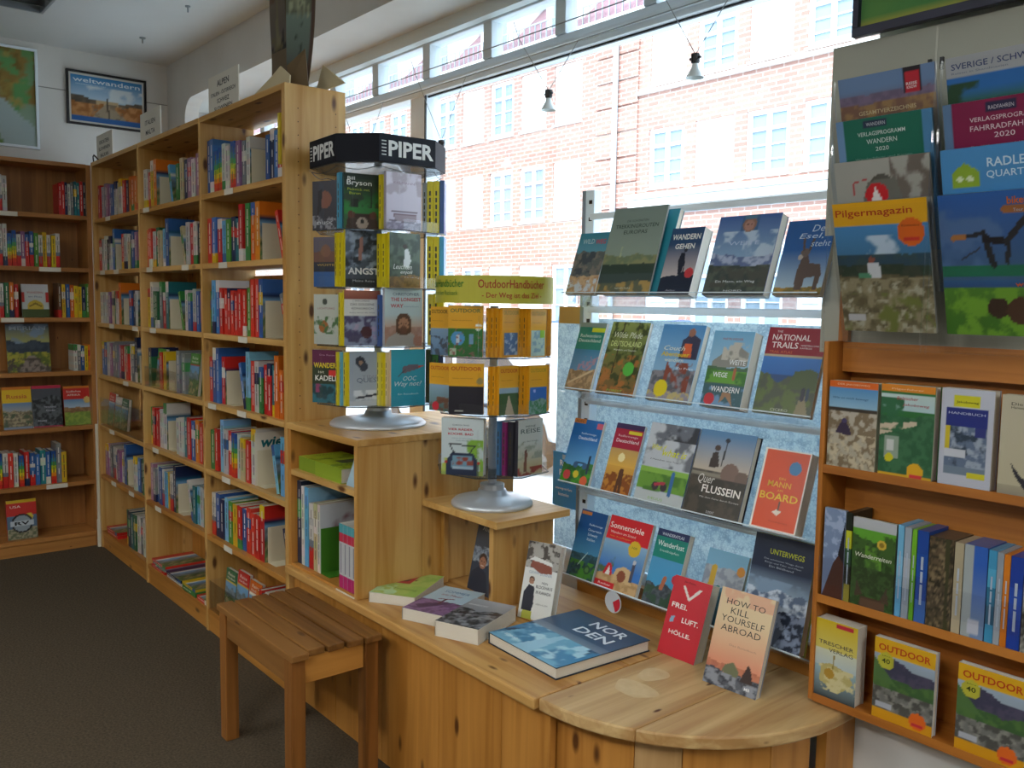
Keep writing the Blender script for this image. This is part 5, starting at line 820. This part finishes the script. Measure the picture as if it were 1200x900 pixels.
# catalogues in clear stepped holders
def cat_holder(x0, x1, label, rows):
    o = thing('brochure_holder', label, 'holder'); zt = [1.942, 1.852, 1.764, 1.676]
    for i, z in enumerate(zt):
        y0 = 1.797; yb_ = y0+.29*math.sin(.28); zb = z-.29*math.cos(.28)
        if i == 3:
            MB().face([(x0, y0-.004, z-.01), (x1, y0-.004, z-.01), (x1, yb_-.004, zb-.01), (x0, yb_-.004, zb-.01)]).build('front_plate', ACRYL, o)
    for x in (x0-.004, x1+.001): MB().box(x, x+.003, 1.795, 1.799, 1.36, 1.94).face([(x, 1.80, 1.94), (x, 1.95, 1.94), (x, 1.95, 1.36), (x, 1.885, 1.36), (x, 1.80, 1.66)]).build('side_plate', ACRYL, o)
    bx('foot_plate', ACRYL, (x0-.004, x1+.004, 1.882, 1.95, 1.358, 1.361), o)
    for i, (art, text, lab, sp) in enumerate(rows):
        z = zt[i]; dy = .0
        book(lab, x1-x0-.006, .288, .006, art, text, sp, tilt=-.28, p=(x0+.003, 1.797+.288*math.sin(.28), z-.288*math.cos(.28)), name='catalogue', cat='catalogue', nu=56)
SKYB = [('g', '6c5c60', '6c88b0', .78, .9), ('m', .86, .02, 4, '6c6078', '7c6c84'), ('m', .80, .03, 4, '7c5c4c', '9c7c54'), ('r', 0, 0, 1, .70, '5c5450')]
cat_holder(-1.083, -.868, 'clear stepped brochure holder, left of the two on the cream panel', [
 (SKYB+[('r', .68, .82, .86, 1, '1c1c24'), ('r', .70, .83, .84, .97, 'c02838')], [('REISE', .77, .875, .11, .02, 'e4d8d8', .02), ('KNOW', .77, .85, .1, .02, 'e4d8d8', .02), ('GESAMTVERZEICHNIS', .5, .715, .6, .03, 'c8b890', .01)], 'desert and sky catalogue with red label, topmost in the left holder', '8c94a8'),
 ([('g', '1f6c58', '1f6c58'), ('r', 0, 0, .08, 1, '6c90b8'), ('r', .9, 0, 1, 1, '4c84b0'), ('r', .3, .93, .55, .985, '2c3450')], [('WANDERN', .43, .94, .2, .025, 'c8ccd4'), ('VERLAGSPROGRAMM', .48, .87, .5, .03, 'd0dcd8', .005), ('WANDERN', .48, .81, .32, .035, 'd0dcd8', .005), ('2020', .48, .755, .14, .03, 'd0dcd8', .005), ('Wanderführer und Karten', .48, .70, .6, .014, '8cb4a4')], 'dark green hiking programme catalogue, second from the top in the left holder', '3c7ca0'),
 ([('g', '94948c', 'a4a49c'), ('n', .6, .7, 1, 1, '6c645c', 7, .5), ('d', .5, .78, .15, '54544c'), ('p', [(.25, .6), (.35, .84), (.65, .86), (.75, .6)], '6c6c64'), ('d', .44, .74, .12, 'c4242c'), ('p', [(.38, .7), (.43, .8), (.5, .7)], 'e4e0dc'), ('l', .2, .75, .2, .84, .006, 'b43038'), ('l', .2, .84, .35, .86, .006, 'b43038')], [], 'grey catalogue with hooded person and red round emblem in the left holder', 'a8aca4'),
 ([('g', '3c6c8c', '4484b8', .55, .8), ('m', .60, .012, 4, '2c4858', '344c50'), ('n', .2, .6, .9, .75, 'b4c8d8', 4, .62), ('m', .52, .02, 4, '2c3c30', '3c4438'), ('m', .44, .02, 5, '5c543c', '6c6448'), ('n', 0, 0, 1, .42, '8c8468', 12, .5), ('n', 0, 0, 1, .4, 'a8a490', 18, .58), ('n', 0, 0, 1, .3, '6c7438', 6, .62), ('d', .38, .56, .035, '8c5040'), ('p', [(.32, .42), (.34, .54), (.46, .54), (.48, .42)], 'c8ccd0'), ('l', .24, .44, .34, .44, .025, '4c8c6c'), ('r', .07, .08, .26, .14, 'b4b4b8'), ('r', 0, .83, 1, 1, 'dca41c'), ('d', .82, .76, .14, 'd8641c'), ('r', .74, .69, .9, .72, 'c8302c')], [('Pilgermagazin', .44, .88, .82, .07, 'b43c1c', .008), ('Kostenlos', .82, .8, .18, .018, '7c4418')], 'pilgrimage magazine with yellow title band and seated walker, lowest in the left holder', 'a0a4a0')])
cat_holder(-.852, -.637, 'clear stepped brochure holder, right of the two on the cream panel', [
 ([('g', '3c6c3c', '2c6cb0', .68, .78), ('n', 0, .66, .3, .82, '2c4c34', 5, .5), ('r', 0, .86, 1, 1, 'a8acb0')], [('SVERIGE / SCHWEDEN', .5, .915, .9, .04, '2c3c6c', .005), ('Reisen in Skandinavien', .3, .885, .5, .014, '6c7484')], 'blue and white catalogue with country names, topmost in the right holder', 'a8acb0'),
 ([('g', '7c1c44', '84204a'), ('r', 0, 0, .08, 1, '5c7ca0'), ('r', .38, .92, .66, .98, '2c2c4c')], [('RADFAHREN', .52, .93, .22, .025, 'c8c4d0'), ('VERLAGSPROGRAMM', .54, .86, .6, .03, 'dcc8d0', .005), ('FAHRRADFAHREN', .54, .80, .6, .035, 'dcc8d0', .005), ('2020', .54, .745, .18, .035, 'dcc8d0', .005), ('Radführer und Karten', .54, .69, .6, .014, 'b48498')], 'bordeaux cycling programme catalogue, second from the top in the right holder', '4c7ca0'),
 ([('g', '3c7cb8', '4c90c8'), ('p', [(.1, .74), (.1, .84), (.22, .9), (.34, .84), (.34, .74)], '8cac34'), ('d', .17, .79, .03, 'd8e4c0'), ('d', .26, .79, .03, 'd8e4c0')], [('RADLER', .62, .86, .4, .06, 'c4dcec', .015), ('QUARTIERE', .66, .78, .5, .055, 'c4dcec', .01)], 'sky-blue cyclists\' lodging catalogue with green house emblem', '5c9ccc'),
 ([('g', '3c5c80', '2c5ca0', .5, .95), ('n', 0, .5, 1, .9, '4c6c98', 3, .56), ('g', '3c6c24', '4c7c2c', 0, .36), ('n', 0, 0, 1, .34, '6c9c30', 7, .5), ('g', '2c4c7c', '2c5c8c', .34, .40), ('d', .5, .2, .1, '3c2c24'), ('d', .7, .18, .13, '4c3428'), ('d', .82, .12, .1, '5c3c2c'), ('r', 0, .42, 1, .5, '1f6c50'),
   ('l', .15, .7, .4, .72, .02, '24262c'), ('l', .12, .695, .22, .70, .028, 'a8703c'), ('l', .4, .72, .48, .5, .03, '26282c'), ('l', .42, .68, .6, .66, .035, '1c1c22'), ('l', .6, .66, .8, .84, .03, '2c2c30'), ('l', .62, .66, .6, .52, .02, '26282c'), ('l', .6, .88, .82, .87, .035, '9c6434'), ('l', .2, .55, .36, .62, .008, '2c2c30'), ('l', .8, .84, .95, .78, .03, '24262c')], [('bikeurlaub', .8, .91, .36, .05, 'c8641c', .02), ('Tour und Freizeit', .82, .86, .3, .02, 'a8b8c8'), ('wandern', .82, .35, .32, .035, 'c8501c', .015)], 'blue magazine with bicycle handlebar and hiking boots, lowest in the right holder', '7c8c98')])
# books on the wall shelf
def ub(k, x0, x1, h, t, art, text, lab, sp, **kw): return book(lab, x1-x0, h, t, art, text, sp, p=(x0, 1.890, UZ[k]+.0006), nu=44, **kw)
ub(0, -1.119, -1.000, .202, .03, [('g', 'a8a08c', 'b4ac9c', 0, .6), ('n', 0, 0, 1, .66, '7c6c54', 10, .5), ('n', 0, 0, 1, .4, 'c0b498', 12, .58), ('r', 0, .66, 1, .70, '3c342c'), ('g', '8cb4cc', '4c8cc0', .70, .93), ('r', 0, .93, 1, 1, 'd86418'), ('p', [(.16, .4), (.26, .52), (.36, .56), (.46, .46), (.5, .38)], '3c3048'), ('d', .34, .55, .05, '4c4468')], [('DER JAKOBSWEG', .5, .95, .66, .025, 'e8c8a8'), ('Wie es mich bewegt', .45, .79, .74, .03, '2c4c74', 0, .2)], 'hiking guide with a person on stony ground and orange band, first on the wall shelf', 'a89c88')
ub(0, -.992, -.872, .204, .03, [('g', '3c7c3c', '2c6c34', 0, .5), ('n', 0, 0, 1, .5, '4c8c3c', 5, .5), ('m', .66, .05, 4, '2c5c3c', '3c6c48'), ('g', 'a8c4c8', 'b8ccc8', .72, .9), ('p', [(0, .44), (0, .56), (.7, .62), (.7, .58)], 'c4b49c'), ('n', 0, .5, .45, .86, '2c6440', 5, .46), ('r', 0, .92, 1, 1, 'd88420'), ('r', .1, .2, .38, .44, '8c9c8c'), ('r', .14, .28, .28, .4, 'c8ccc8'), ('d', .2, .2, .08, 'c8c020'), ('r', 0, 0, 1, .03, 'd0a428'), ('d', .7, .08, .15, 'd8a420'), ('r', .6, .01, .82, .05, 'c8383c')], [('Pilgerführer', .5, .94, .6, .025, 'e8c8a8'), ('Baltischer', .5, .84, .4, .035, 'b43c48', 0, .2), ('Jakobsweg', .66, .77, .5, .035, 'b43c48', 0, .2)], 'green roadside guide with white waymark stone and orange sticker on the wall shelf', '4c8c4c')
ub(0, -.858, -.752, .206, .03, [('g', 'b4b8c4', 'b8bcc8'), ('p', [(.25, .82), (.25, .93), (.75, .93), (.75, .82)], 'c8c420'), ('r', .1, .12, .9, .8, '5c6c84'), ('r', .1, .62, .9, .8, '1f2c78'), ('r', .1, .36, .2, .62, 'c8b428'), ('n', .2, .2, .9, .62, '94a0b0', 7, .5), ('n', .2, .2, .9, .62, '2c3c4c', 6, .58), ('r', .1, .3, .5, .38, 'c0c4cc'), ('r', .1, .12, .9, .2, '6c7c8c'), ('r', .55, .1, .9, .16, 'c8c028'), ('r', .66, .52, .88, .62, '2c3474')], [('Jakobsweg', .5, .85, .42, .03, '3c4414'), ('HANDBUCH', .5, .74, .7, .025, 'c0c8e0')], 'white-bordered pilgrim guide with yellow tag and blue title on the wall shelf', 'b8b4bc')
ub(0, -.738, -.632, .202, .03, [('g', 'b4ac90', 'b8b098'), ('r', 0, .64, 1, .65, '8c846c'), ('g', '8c8474', 'a09880', 0, .1), ('p', [(.2, .34), (.3, .2), (.5, .06), (1, .06), (1, .3), (.6, .14), (.4, .2)], '2c2c34'), ('l', .7, .1, .7, .6, .03, '3c3c44')], [('Die Küsten', .5, .9, .66, .03, '3c3c34'), ('Hanseatische Wege', .5, .86, .66, .03, '3c3c34')], 'cream guide with dark ship silhouette at the photo\'s right edge on the wall shelf', 'b8b098')
ub(1, -1.116, -1.062, .214, .01, [('g', '6c7c9c', '7c90b0'), ('n', 0, .4, 1, 1, '9cacc8', 4, .52), ('p', [(0, 0), (.5, .4), (1, .6), (1, 0)], '4c2c24'), ('p', [(.7, .5), (1, .9), (1, .4)], '1c1c20')], [], 'blue-grey magazine with brown foreground, leftmost in the wall shelf\'s middle row', '8c98a8')
def mag(x, w, h, cols, lab, yw=0, wide=None):
    mb = MB(); n = len(cols)
    for i, c in enumerate(cols): mb.box(0, w, 0, .09, h*(n-1-i)/n, h*(n-i)/n, c=lin(c))
    if wide: mb.v = []; mb.f = []; mb.m = []; mb.c = []; picture(mb, wide, w, h, 16, 32); mb.box(0, w, .0005, .09, 0, h, c=lin(cols[0]))
    for a, b in ((.2, .42), (.44, .56), (.58, .72)): mb.face([(w*.4, -.0005, h*a), (w*.62, -.0005, h*a), (w*.62, -.0005, h*b), (w*.4, -.0005, h*b)], c=lin('a8b4c4')) if not wide else None
    o = mb.build('book', PRINT); o.matrix_world = Matrix.Translation((x, 1.890, UZ[1]+.0006)); tag(o, lab, 'book', 'books in the wall shelf\'s middle row')
mag(-1.060, .014, .212, ['1c241c', 'b4b828', '2c4c34', '1c241c', '8c8434'], 'dark green spine with yellow print left of the horse book')
ub(1, -1.043, -.940, .206, .012, [('g', '4c8420', '5c9c30', 0, .5), ('n', 0, 0, 1, .6, '6cac34', 5, .55), ('m', .78, .06, 4, '2c4420', '3c5c2c'), ('n', 0, .45, 1, .85, '3c5c28', 5, .5), ('g', 'b0b4b8', 'b4b8bc', .88, 1), ('n', .3, .45, .7, .7, '5c8c30', 4, .45), ('d', .68, .74, .11, 'c8a83c'), ('d', .68, .74, .06, '8c7428'), ('p', [(.2, 0), (.25, .12), (.75, .12), (.8, 0)], '4c382c'), ('p', [(.1, .1), (.14, .3), (.28, .14)], '4c3c30'), ('p', [(.7, .12), (.84, .28), (.9, .08)], '4c3c30'), ('r', .25, 0, .8, .1, '5c4434')], [('Wanderreiten', .5, .56, .84, .05, 'e4e4d8', 0, .2)], 'green meadow book seen between horse ears, wall shelf\'s middle row', '2c3424')
mag(-.936, .013, .208, ['6cacd0', '7cb4d4', '5c9cc4'], 'light blue spine right of the horse-ear book'); mag(-.921, .015, .206, ['94a0ac', 'a8b0b8', '8c98a4'], 'grey spine between the light blue and the green ones')
mag(-.904, .010, .204, ['6cac28', '5c9c24'], 'bright green spine in the wall shelf\'s middle row'); mag(-.892, .024, .205, ['1c4490', '1c4c9c', '1c4490', '3c64a8'], 'dark blue spine with white title, left one in the middle row')
mag(-.866, .052, .198, ['4c4030'], 'brown tree-bark cover in the wall shelf\'s middle row', wide=[('g', '4c4434', '5c4c38'), ('n', 0, 0, 1, 1, '2c281c', 7, .52), ('n', 0, 0, 1, 1, '7c6c50', 9, .58), ('l', .8, 0, .75, 1, .08, '3c3c24')])
mag(-.812, .018, .196, ['a89c80', 'b0a488'], 'beige spine in the wall shelf\'s middle row'); mag(-.792, .046, .197, ['3c5c9c'], 'blue and grey cover with white sticker in the middle row', wide=[('g', '6c84a8', '2c5cb0', .2, .8), ('r', 0, 0, .4, 1, '9ca4a4'), ('r', .3, .04, .8, .2, 'b8bcc8')])
mag(-.744, .016, .195, ['3c8cb4', '4c9cc0', '2c6c8c', '2c5c78', '3c8cb4'], 'teal spine with small icons in the middle row'); mag(-.727, .012, .194, ['8c949c', '98a0a8'], 'narrow grey spine next to the orange one'); mag(-.714, .012, .192, ['c8741c', 'c06c18'], 'narrow orange spine in the wall shelf\'s middle row'); mag(-.701, .024, .192, ['1c3c94', '2448a0', '1c3c94'], 'dark blue spine with white title, right one in the middle row')
mag(-.675, .055, .192, ['8c8c84'], 'grey stony cover at the right of the middle row', wide=[('g', '6c6c68', '8c8c84'), ('n', 0, 0, 1, .5, '34342c', 5, .5), ('n', 0, 0, 1, 1, 'a0a098', 9, .58)]); mag(-.618, .07, .192, ['3c5c94'], 'blue alpine cover at the photo\'s right edge in the middle row', wide=[('g', '5c6c84', '3c60a0', .3, .7), ('m', .3, .1, 4, '1c2838', '94a4b8')])
MB().box(-1.12, -.30, 1.8805, 1.8825, .80, .862).build('clear_guard', ACRYL, ru)
ub(2, -1.124, -1.018, .190, .04, [('g', '3c4448', '8ca8b0', .0, .4), ('g', 'a8b8bc', 'c4c8b0', .4, .62), ('g', 'c8bc60', 'c8ac1c', .62, 1), ('p', [(.12, .2), (.16, .42), (.4, .46), (.8, .4), (.95, .28), (.6, .1), (.4, .14)], 'b0a468'), ('n', .1, .1, 1, .42, 'c8c090', 8, .52), ('d', .36, .32, .12, 'a8842c'), ('l', .45, .4, .46, .56, .02, '8c7c3c'), ('r', .5, .93, .9, .98, 'b4283c')], [('TRESCHER', .5, .68, .84, .05, '3c3c44', .003), ('VERLAG', .62, .60, .58, .05, '3c3c44', .003)], 'yellow and blue guide with golden cathedral roofs in the wall shelf\'s bottom row', 'c8c4b8')
OD = [('g', '8c98a0', '94a4b4', .6, .8), ('m', .70, .1, 3, '3c3c50', '4c485c'), ('m', .56, .09, 3, '3c5c34', '4c6c38'), ('p', [(0, .5), (0, .75), (.4, .45)], '4c6c3c'), ('m', .40, .04, 4, '6c6c68', '84847c'), ('n', 0, .1, 1, .4, '4c4c48', 10, .52), ('r', 0, 0, 1, .12, 'cc9018'), ('r', 0, .80, 1, 1, 'd0a01c'), ('d', .2, .73, .14, 'b0ac38'), ('d', .76, .12, .14, 'd86420'), ('r', .66, .06, .86, .10, 'c0283c'), ('r', .05, .14, .34, .22, 'a8acb4')]
ODT = [('OUTDOOR', .5, .85, .86, .085, 'b4401c', .02), ('40', .2, .70, .14, .06, '3c4414', .01), ('Jahre', .2, .78, .14, .02, '3c4414')]
ub(2, -.976, -.838, .188, .018, OD, ODT, 'mountain magazine with orange-yellow title band, left of the two alike', 'c8ccd0')
ub(2, -.790, -.652, .188, .018, OD, ODT, 'mountain magazine with orange-yellow title band, right of the two alike', 'c8ccd0')

# ================================================================ CABLE LAMPS
for y, z, lab in ((2.0, 2.367, 'thin low-voltage lamp cable nearer the room'), (2.15, 2.358, 'thin low-voltage lamp cable nearer the window')):
    tag(MB().path([(-5.3+.42*i, y, z-.012*math.sin(PI*i/10)) for i in range(11)], .0022, 5).build('lamp_cable', GREYM), lab, 'cable', None)
for i, (x, z) in enumerate(((-2.345, 2.172), (-1.707, 2.165), (-2.99, 2.085), (-3.62, 2.08))):
    o = thing('cable_lamp', ('small glass spotlight hanging in the middle of the window, above the rack\'s left end', 'small glass spotlight hanging highest in the right part of the window', 'small spotlight hanging just above the black-headed book stand', 'small spotlight behind the tall bookcase\'s end panel')[i], 'lamp', (x, 2.08, z), group='cable lamps')
    zc = 2.362-z; MB().tube((-.07, -.08, zc-.006), (0, 0, .01), .0014, 5).tube((.07, .07, zc-.012), (0, 0, .01), .0014, 5).tube((-.07, -.08, zc-.006), (-.082, -.094, zc+.05), .0014, 5).build('wire', GREYM, o)
    MB().lathe([(0, .012), (.013, .012), (.013, -.012), (.009, -.016), (0, -.016)], n=14).tube((-.02, 0, .0), (.02, 0, .0), .004, 6).build('socket', BLACK, o)
    MB().lathe([(.009, -.016), (.012, -.03), (.024, -.05), (.027, -.056)], n=20).build('reflector', BULB, o, smooth=True); MB().lathe([(0, -.02), (.006, -.024), (.006, -.04), (0, -.044)], n=10).build('bulb', mat('bulb', 'f0f4f4', .1), o)

# ================================================================ STREET AND THE BRICK BUILDING
def brickmat():
    m = mat('brick', 'b88f7c', .85); tc = nd(m, 'ShaderNodeTexCoord'); sx = nd(m, 'ShaderNodeSeparateXYZ'); cx_ = nd(m, 'ShaderNodeCombineXYZ'); lk(m, tc.outputs['Object'], sx.inputs[0]); lk(m, sx.outputs[0], cx_.inputs[0]); lk(m, sx.outputs[2], cx_.inputs[1])
    b = nd(m, 'ShaderNodeTexBrick'); b.inputs['Scale'].default_value = 1; b.inputs['Brick Width'].default_value = .25; b.inputs['Row Height'].default_value = .085; b.inputs['Mortar Size'].default_value = .012
    b.inputs['Color1'].default_value = (*lin('9c766a'), 1); b.inputs['Color2'].default_value = (*lin('a98376'), 1); b.inputs['Mortar'].default_value = (*lin('b8a79e'), 1); lk(m, cx_.outputs[0], b.inputs[0])
    n = nd(m, 'ShaderNodeTexNoise'); n.inputs['Scale'].default_value = .7; lk(m, tc.outputs['Object'], n.inputs['Vector']); mx = nd(m, 'ShaderNodeMix', data_type='RGBA', blend_type='MULTIPLY'); mx.inputs[0].default_value = .35
    r = ramp(m, [(.3, 'c8b8b4'), (.7, 'ffffff')]); lk(m, n.outputs[0], r.inputs[0]); lk(m, b.outputs[0], mx.inputs[6]); lk(m, r.outputs[0], mx.inputs[7]); lk(m, mx.outputs[2], bsdf(m).inputs['Base Color'])
    bp = nd(m, 'ShaderNodeBump'); bp.inputs['Strength'].default_value = .5; bp.inputs['Distance'].default_value = .01; lk(m, b.outputs[1], bp.inputs['Height']); bp.invert = True; lk(m, bp.outputs[0], bsdf(m).inputs['Normal']); return m
BRK = brickmat(); STONE = mat('cornice_stone', 'd8d8d4', .6); WFR = mat('far_window_frame', 'f2f2f0', .5); PANE = mat('far_pane', '7c90a0', .1); BLIND = mat('white_blind', 'f0f2f2', .7); ROOF = noisy('roof_tiles', '7c5a62', '8c6c72', 9, .8)
FY = 12.0
struct(bx('street', noisy('paving', 'c4c4c0', 'd0ceca', 2, .9), (-60, 30, 2.36, FY+.5, -.25, -.15))); struct(bx('sidewalk', noisy('kerb_paving', 'c4c0ba', 'd0ccc6', 6, .9), (-60, 30, 2.36, 4.6, -.149, -.05)))
bd = thing('brick_building', 'sunlit red-brick building with white windows across the street', 'building')
winsL = [-21.57+1.027*i for i in range(9)]; winsR = [-10.83+1.03*i for i in range(12)]
wins = [(x, x+.78, z0, z1) for x in winsL for z0, z1 in ((.75, 2.23), (3.12, 4.235), (4.97, 6.10))]+[(x, x+.79, z0, z1) for x in winsR for z0, z1 in ((3.52, 4.53), (5.30, 6.17))]+[(x, x+.79, .7, 2.5) for x in winsR]
def wall_cells(x0, x1, ws):
    mb = MB(); xe = sorted({x0, x1, *[w[0] for w in ws], *[w[1] for w in ws]}); ze = sorted({-.2, 6.45, *[w[2] for w in ws], *[w[3] for w in ws]})
    for a, b in zip(ze, ze[1:]):
        run0 = None
        for c, d in zip(xe, xe[1:]):
            hole = any(w[0] <= c+1e-4 and d-1e-4 <= w[1] and w[2] <= a+1e-4 and b-1e-4 <= w[3] for w in ws)
            if hole:
                if run0 is not None: mb.box(run0, c, FY, FY+.3, a, b); run0 = None
            elif run0 is None: run0 = c
        if run0 is not None: mb.box(run0, xe[-1], FY, FY+.3, a, b)
    return mb
wall_cells(-30, -11.6, [w for w in wins if w[0] < -11.7]).build('wall', BRK, bd); wall_cells(-11.6, 3, [w for w in wins if w[0] > -11.7]).build('wall', BRK, bd)
rw = random.Random(5)
for (a, b, c, d) in wins:
    f = MB(); y0, y1 = FY+.03, FY+.09; e = .07
    f.box(a, b, y0, y1, c, c+e).box(a, b, y0, y1, d-e, d).box(a, a+e, y0, y1, c+e, d-e).box(b-e, b, y0, y1, c+e, d-e); m_ = (a+b)/2; f.box(m_-.035, m_+.035, y0, y1, c+e, d-e)
    zt = c+(d-c)*.68; f.box(a+e, b-e, y0-.006, y1-.006, zt, zt+.05)
    for k in (.22, .45): zz = c+(d-c)*k; f.box(a+e, b-e, y0+.01, y1-.01, zz, zz+.018)
    w = f.build('window', WFR, bd); bl = rw.random() < .45
    for p0, p1 in ((a+e, m_-.035), (m_+.035, b-e)): bx('pane', BLIND if bl else PANE, (p0, p1, FY+.075, FY+.08, c+e, d-e), w)
    bx('sill', STONE, (a-.03, b+.03, FY-.03, FY+.02, c-.04, c), bd)
MB().box(-11.1, 3, FY-.12, FY-.001, 3.10, 3.16).box(-11.1, 3, FY-.22, FY-.001, 3.161, 3.30).box(-11.1, 3, FY-.30, FY-.001, 3.301, 3.39).build('cornice', STONE, bd, .01); bx('cornice', STONE, (-11.1, 3, FY-.08, FY-.001, 5.16, 5.22), bd)
for i in range(9): bx('quoin', BRK, (-12.15, -11.1, FY-.035, FY-.001, 2.3+i*.46, 2.3+i*.46+.43), bd, .006)
MB().tube((-11.6, FY-.09, -.1), (-11.6, FY-.09, 6.4), .05, 10).build('downpipe', mat('zinc', 'b4c0c8', .4), bd)
MB().box(-30, 3, FY-.25, FY+.3, 6.45, 6.62).build('gutter', STONE, bd, .01)
MB().prism([(FY-.2, 6.62), (FY+.3, 6.62), (FY+3.2, 9.6), (FY+2.9, 9.6)], -30, 3, ax=0).build('roof', ROOF, bd)
for i in range(11):
    x = -24.5+2.15*i; mb = MB(); mb.box(x, x+1.1, FY+.1, FY+1.6, 6.63, 7.75); dm = mb.build('dormer', WFR, bd); MB().prism([(x-.12, 7.76), (x+1.22, 7.76), (x+.55, 8.35)], FY, FY+2.1, ax=1).build('dormer_roof', ROOF, dm); bx('pane', PANE, (x+.2, x+.9, FY+.09, FY+.099, 6.85, 7.6), dm)
rl = MB()
for i in range(150): rl.box(-26+.17*i, -26+.17*i+.02, FY-.2, FY-.18, 6.62, 6.95)
rl.box(-26, -.3, FY-.2, FY-.18, 6.95, 6.98).build('railing', GREYM, bd)['kind'] = 'stuff'
def car(name, label, x, y, col, rz=0):
    o = thing(name, label, 'car', (x, y, -.15), rz); pm = mat('car_paint_'+col, col, .25, .3)
    side = [(-2.0, .32), (-2.05, .62), (-1.9, .82), (-1.1, .92), (-.6, 1.36), (.7, 1.40), (1.35, .98), (1.95, .88), (2.05, .6), (2.0, .32)]
    MB().prism(side, -.82, .82, ax=1).build('body', pm, o, .06)
    for s in (-1, 1): MB().prism([(-.98, .95), (-.55, 1.29), (.1, 1.31), (.1, .95)], s*.822, s*.832, ax=1).prism([(.18, .95), (.18, 1.31), (.64, 1.32), (1.15, .97)], s*.822, s*.832, ax=1).build('side_window', BLACK, o)
    for wx in (-1.25, 1.28):
        for wy in (-.74, .74): q = MB().tube((wx, wy-.1, .32), (wx, wy+.1, .32), .32, 22).build('wheel', BLACK, o); MB().tube((wx, wy-.108, .32), (wx, wy+.108, .32), .19, 14).build('hub_cap', SILVER, q)
car('car', 'blue car parked before the brick building', -8.9, 9.3, '2c5a9c'); car('car', 'white car parked on the near side of the street', -7.6, 6.2, 'dfe3e6'); car('car', 'silver car parked further along the brick building', -14.6, 9.4, 'a8b0b4')
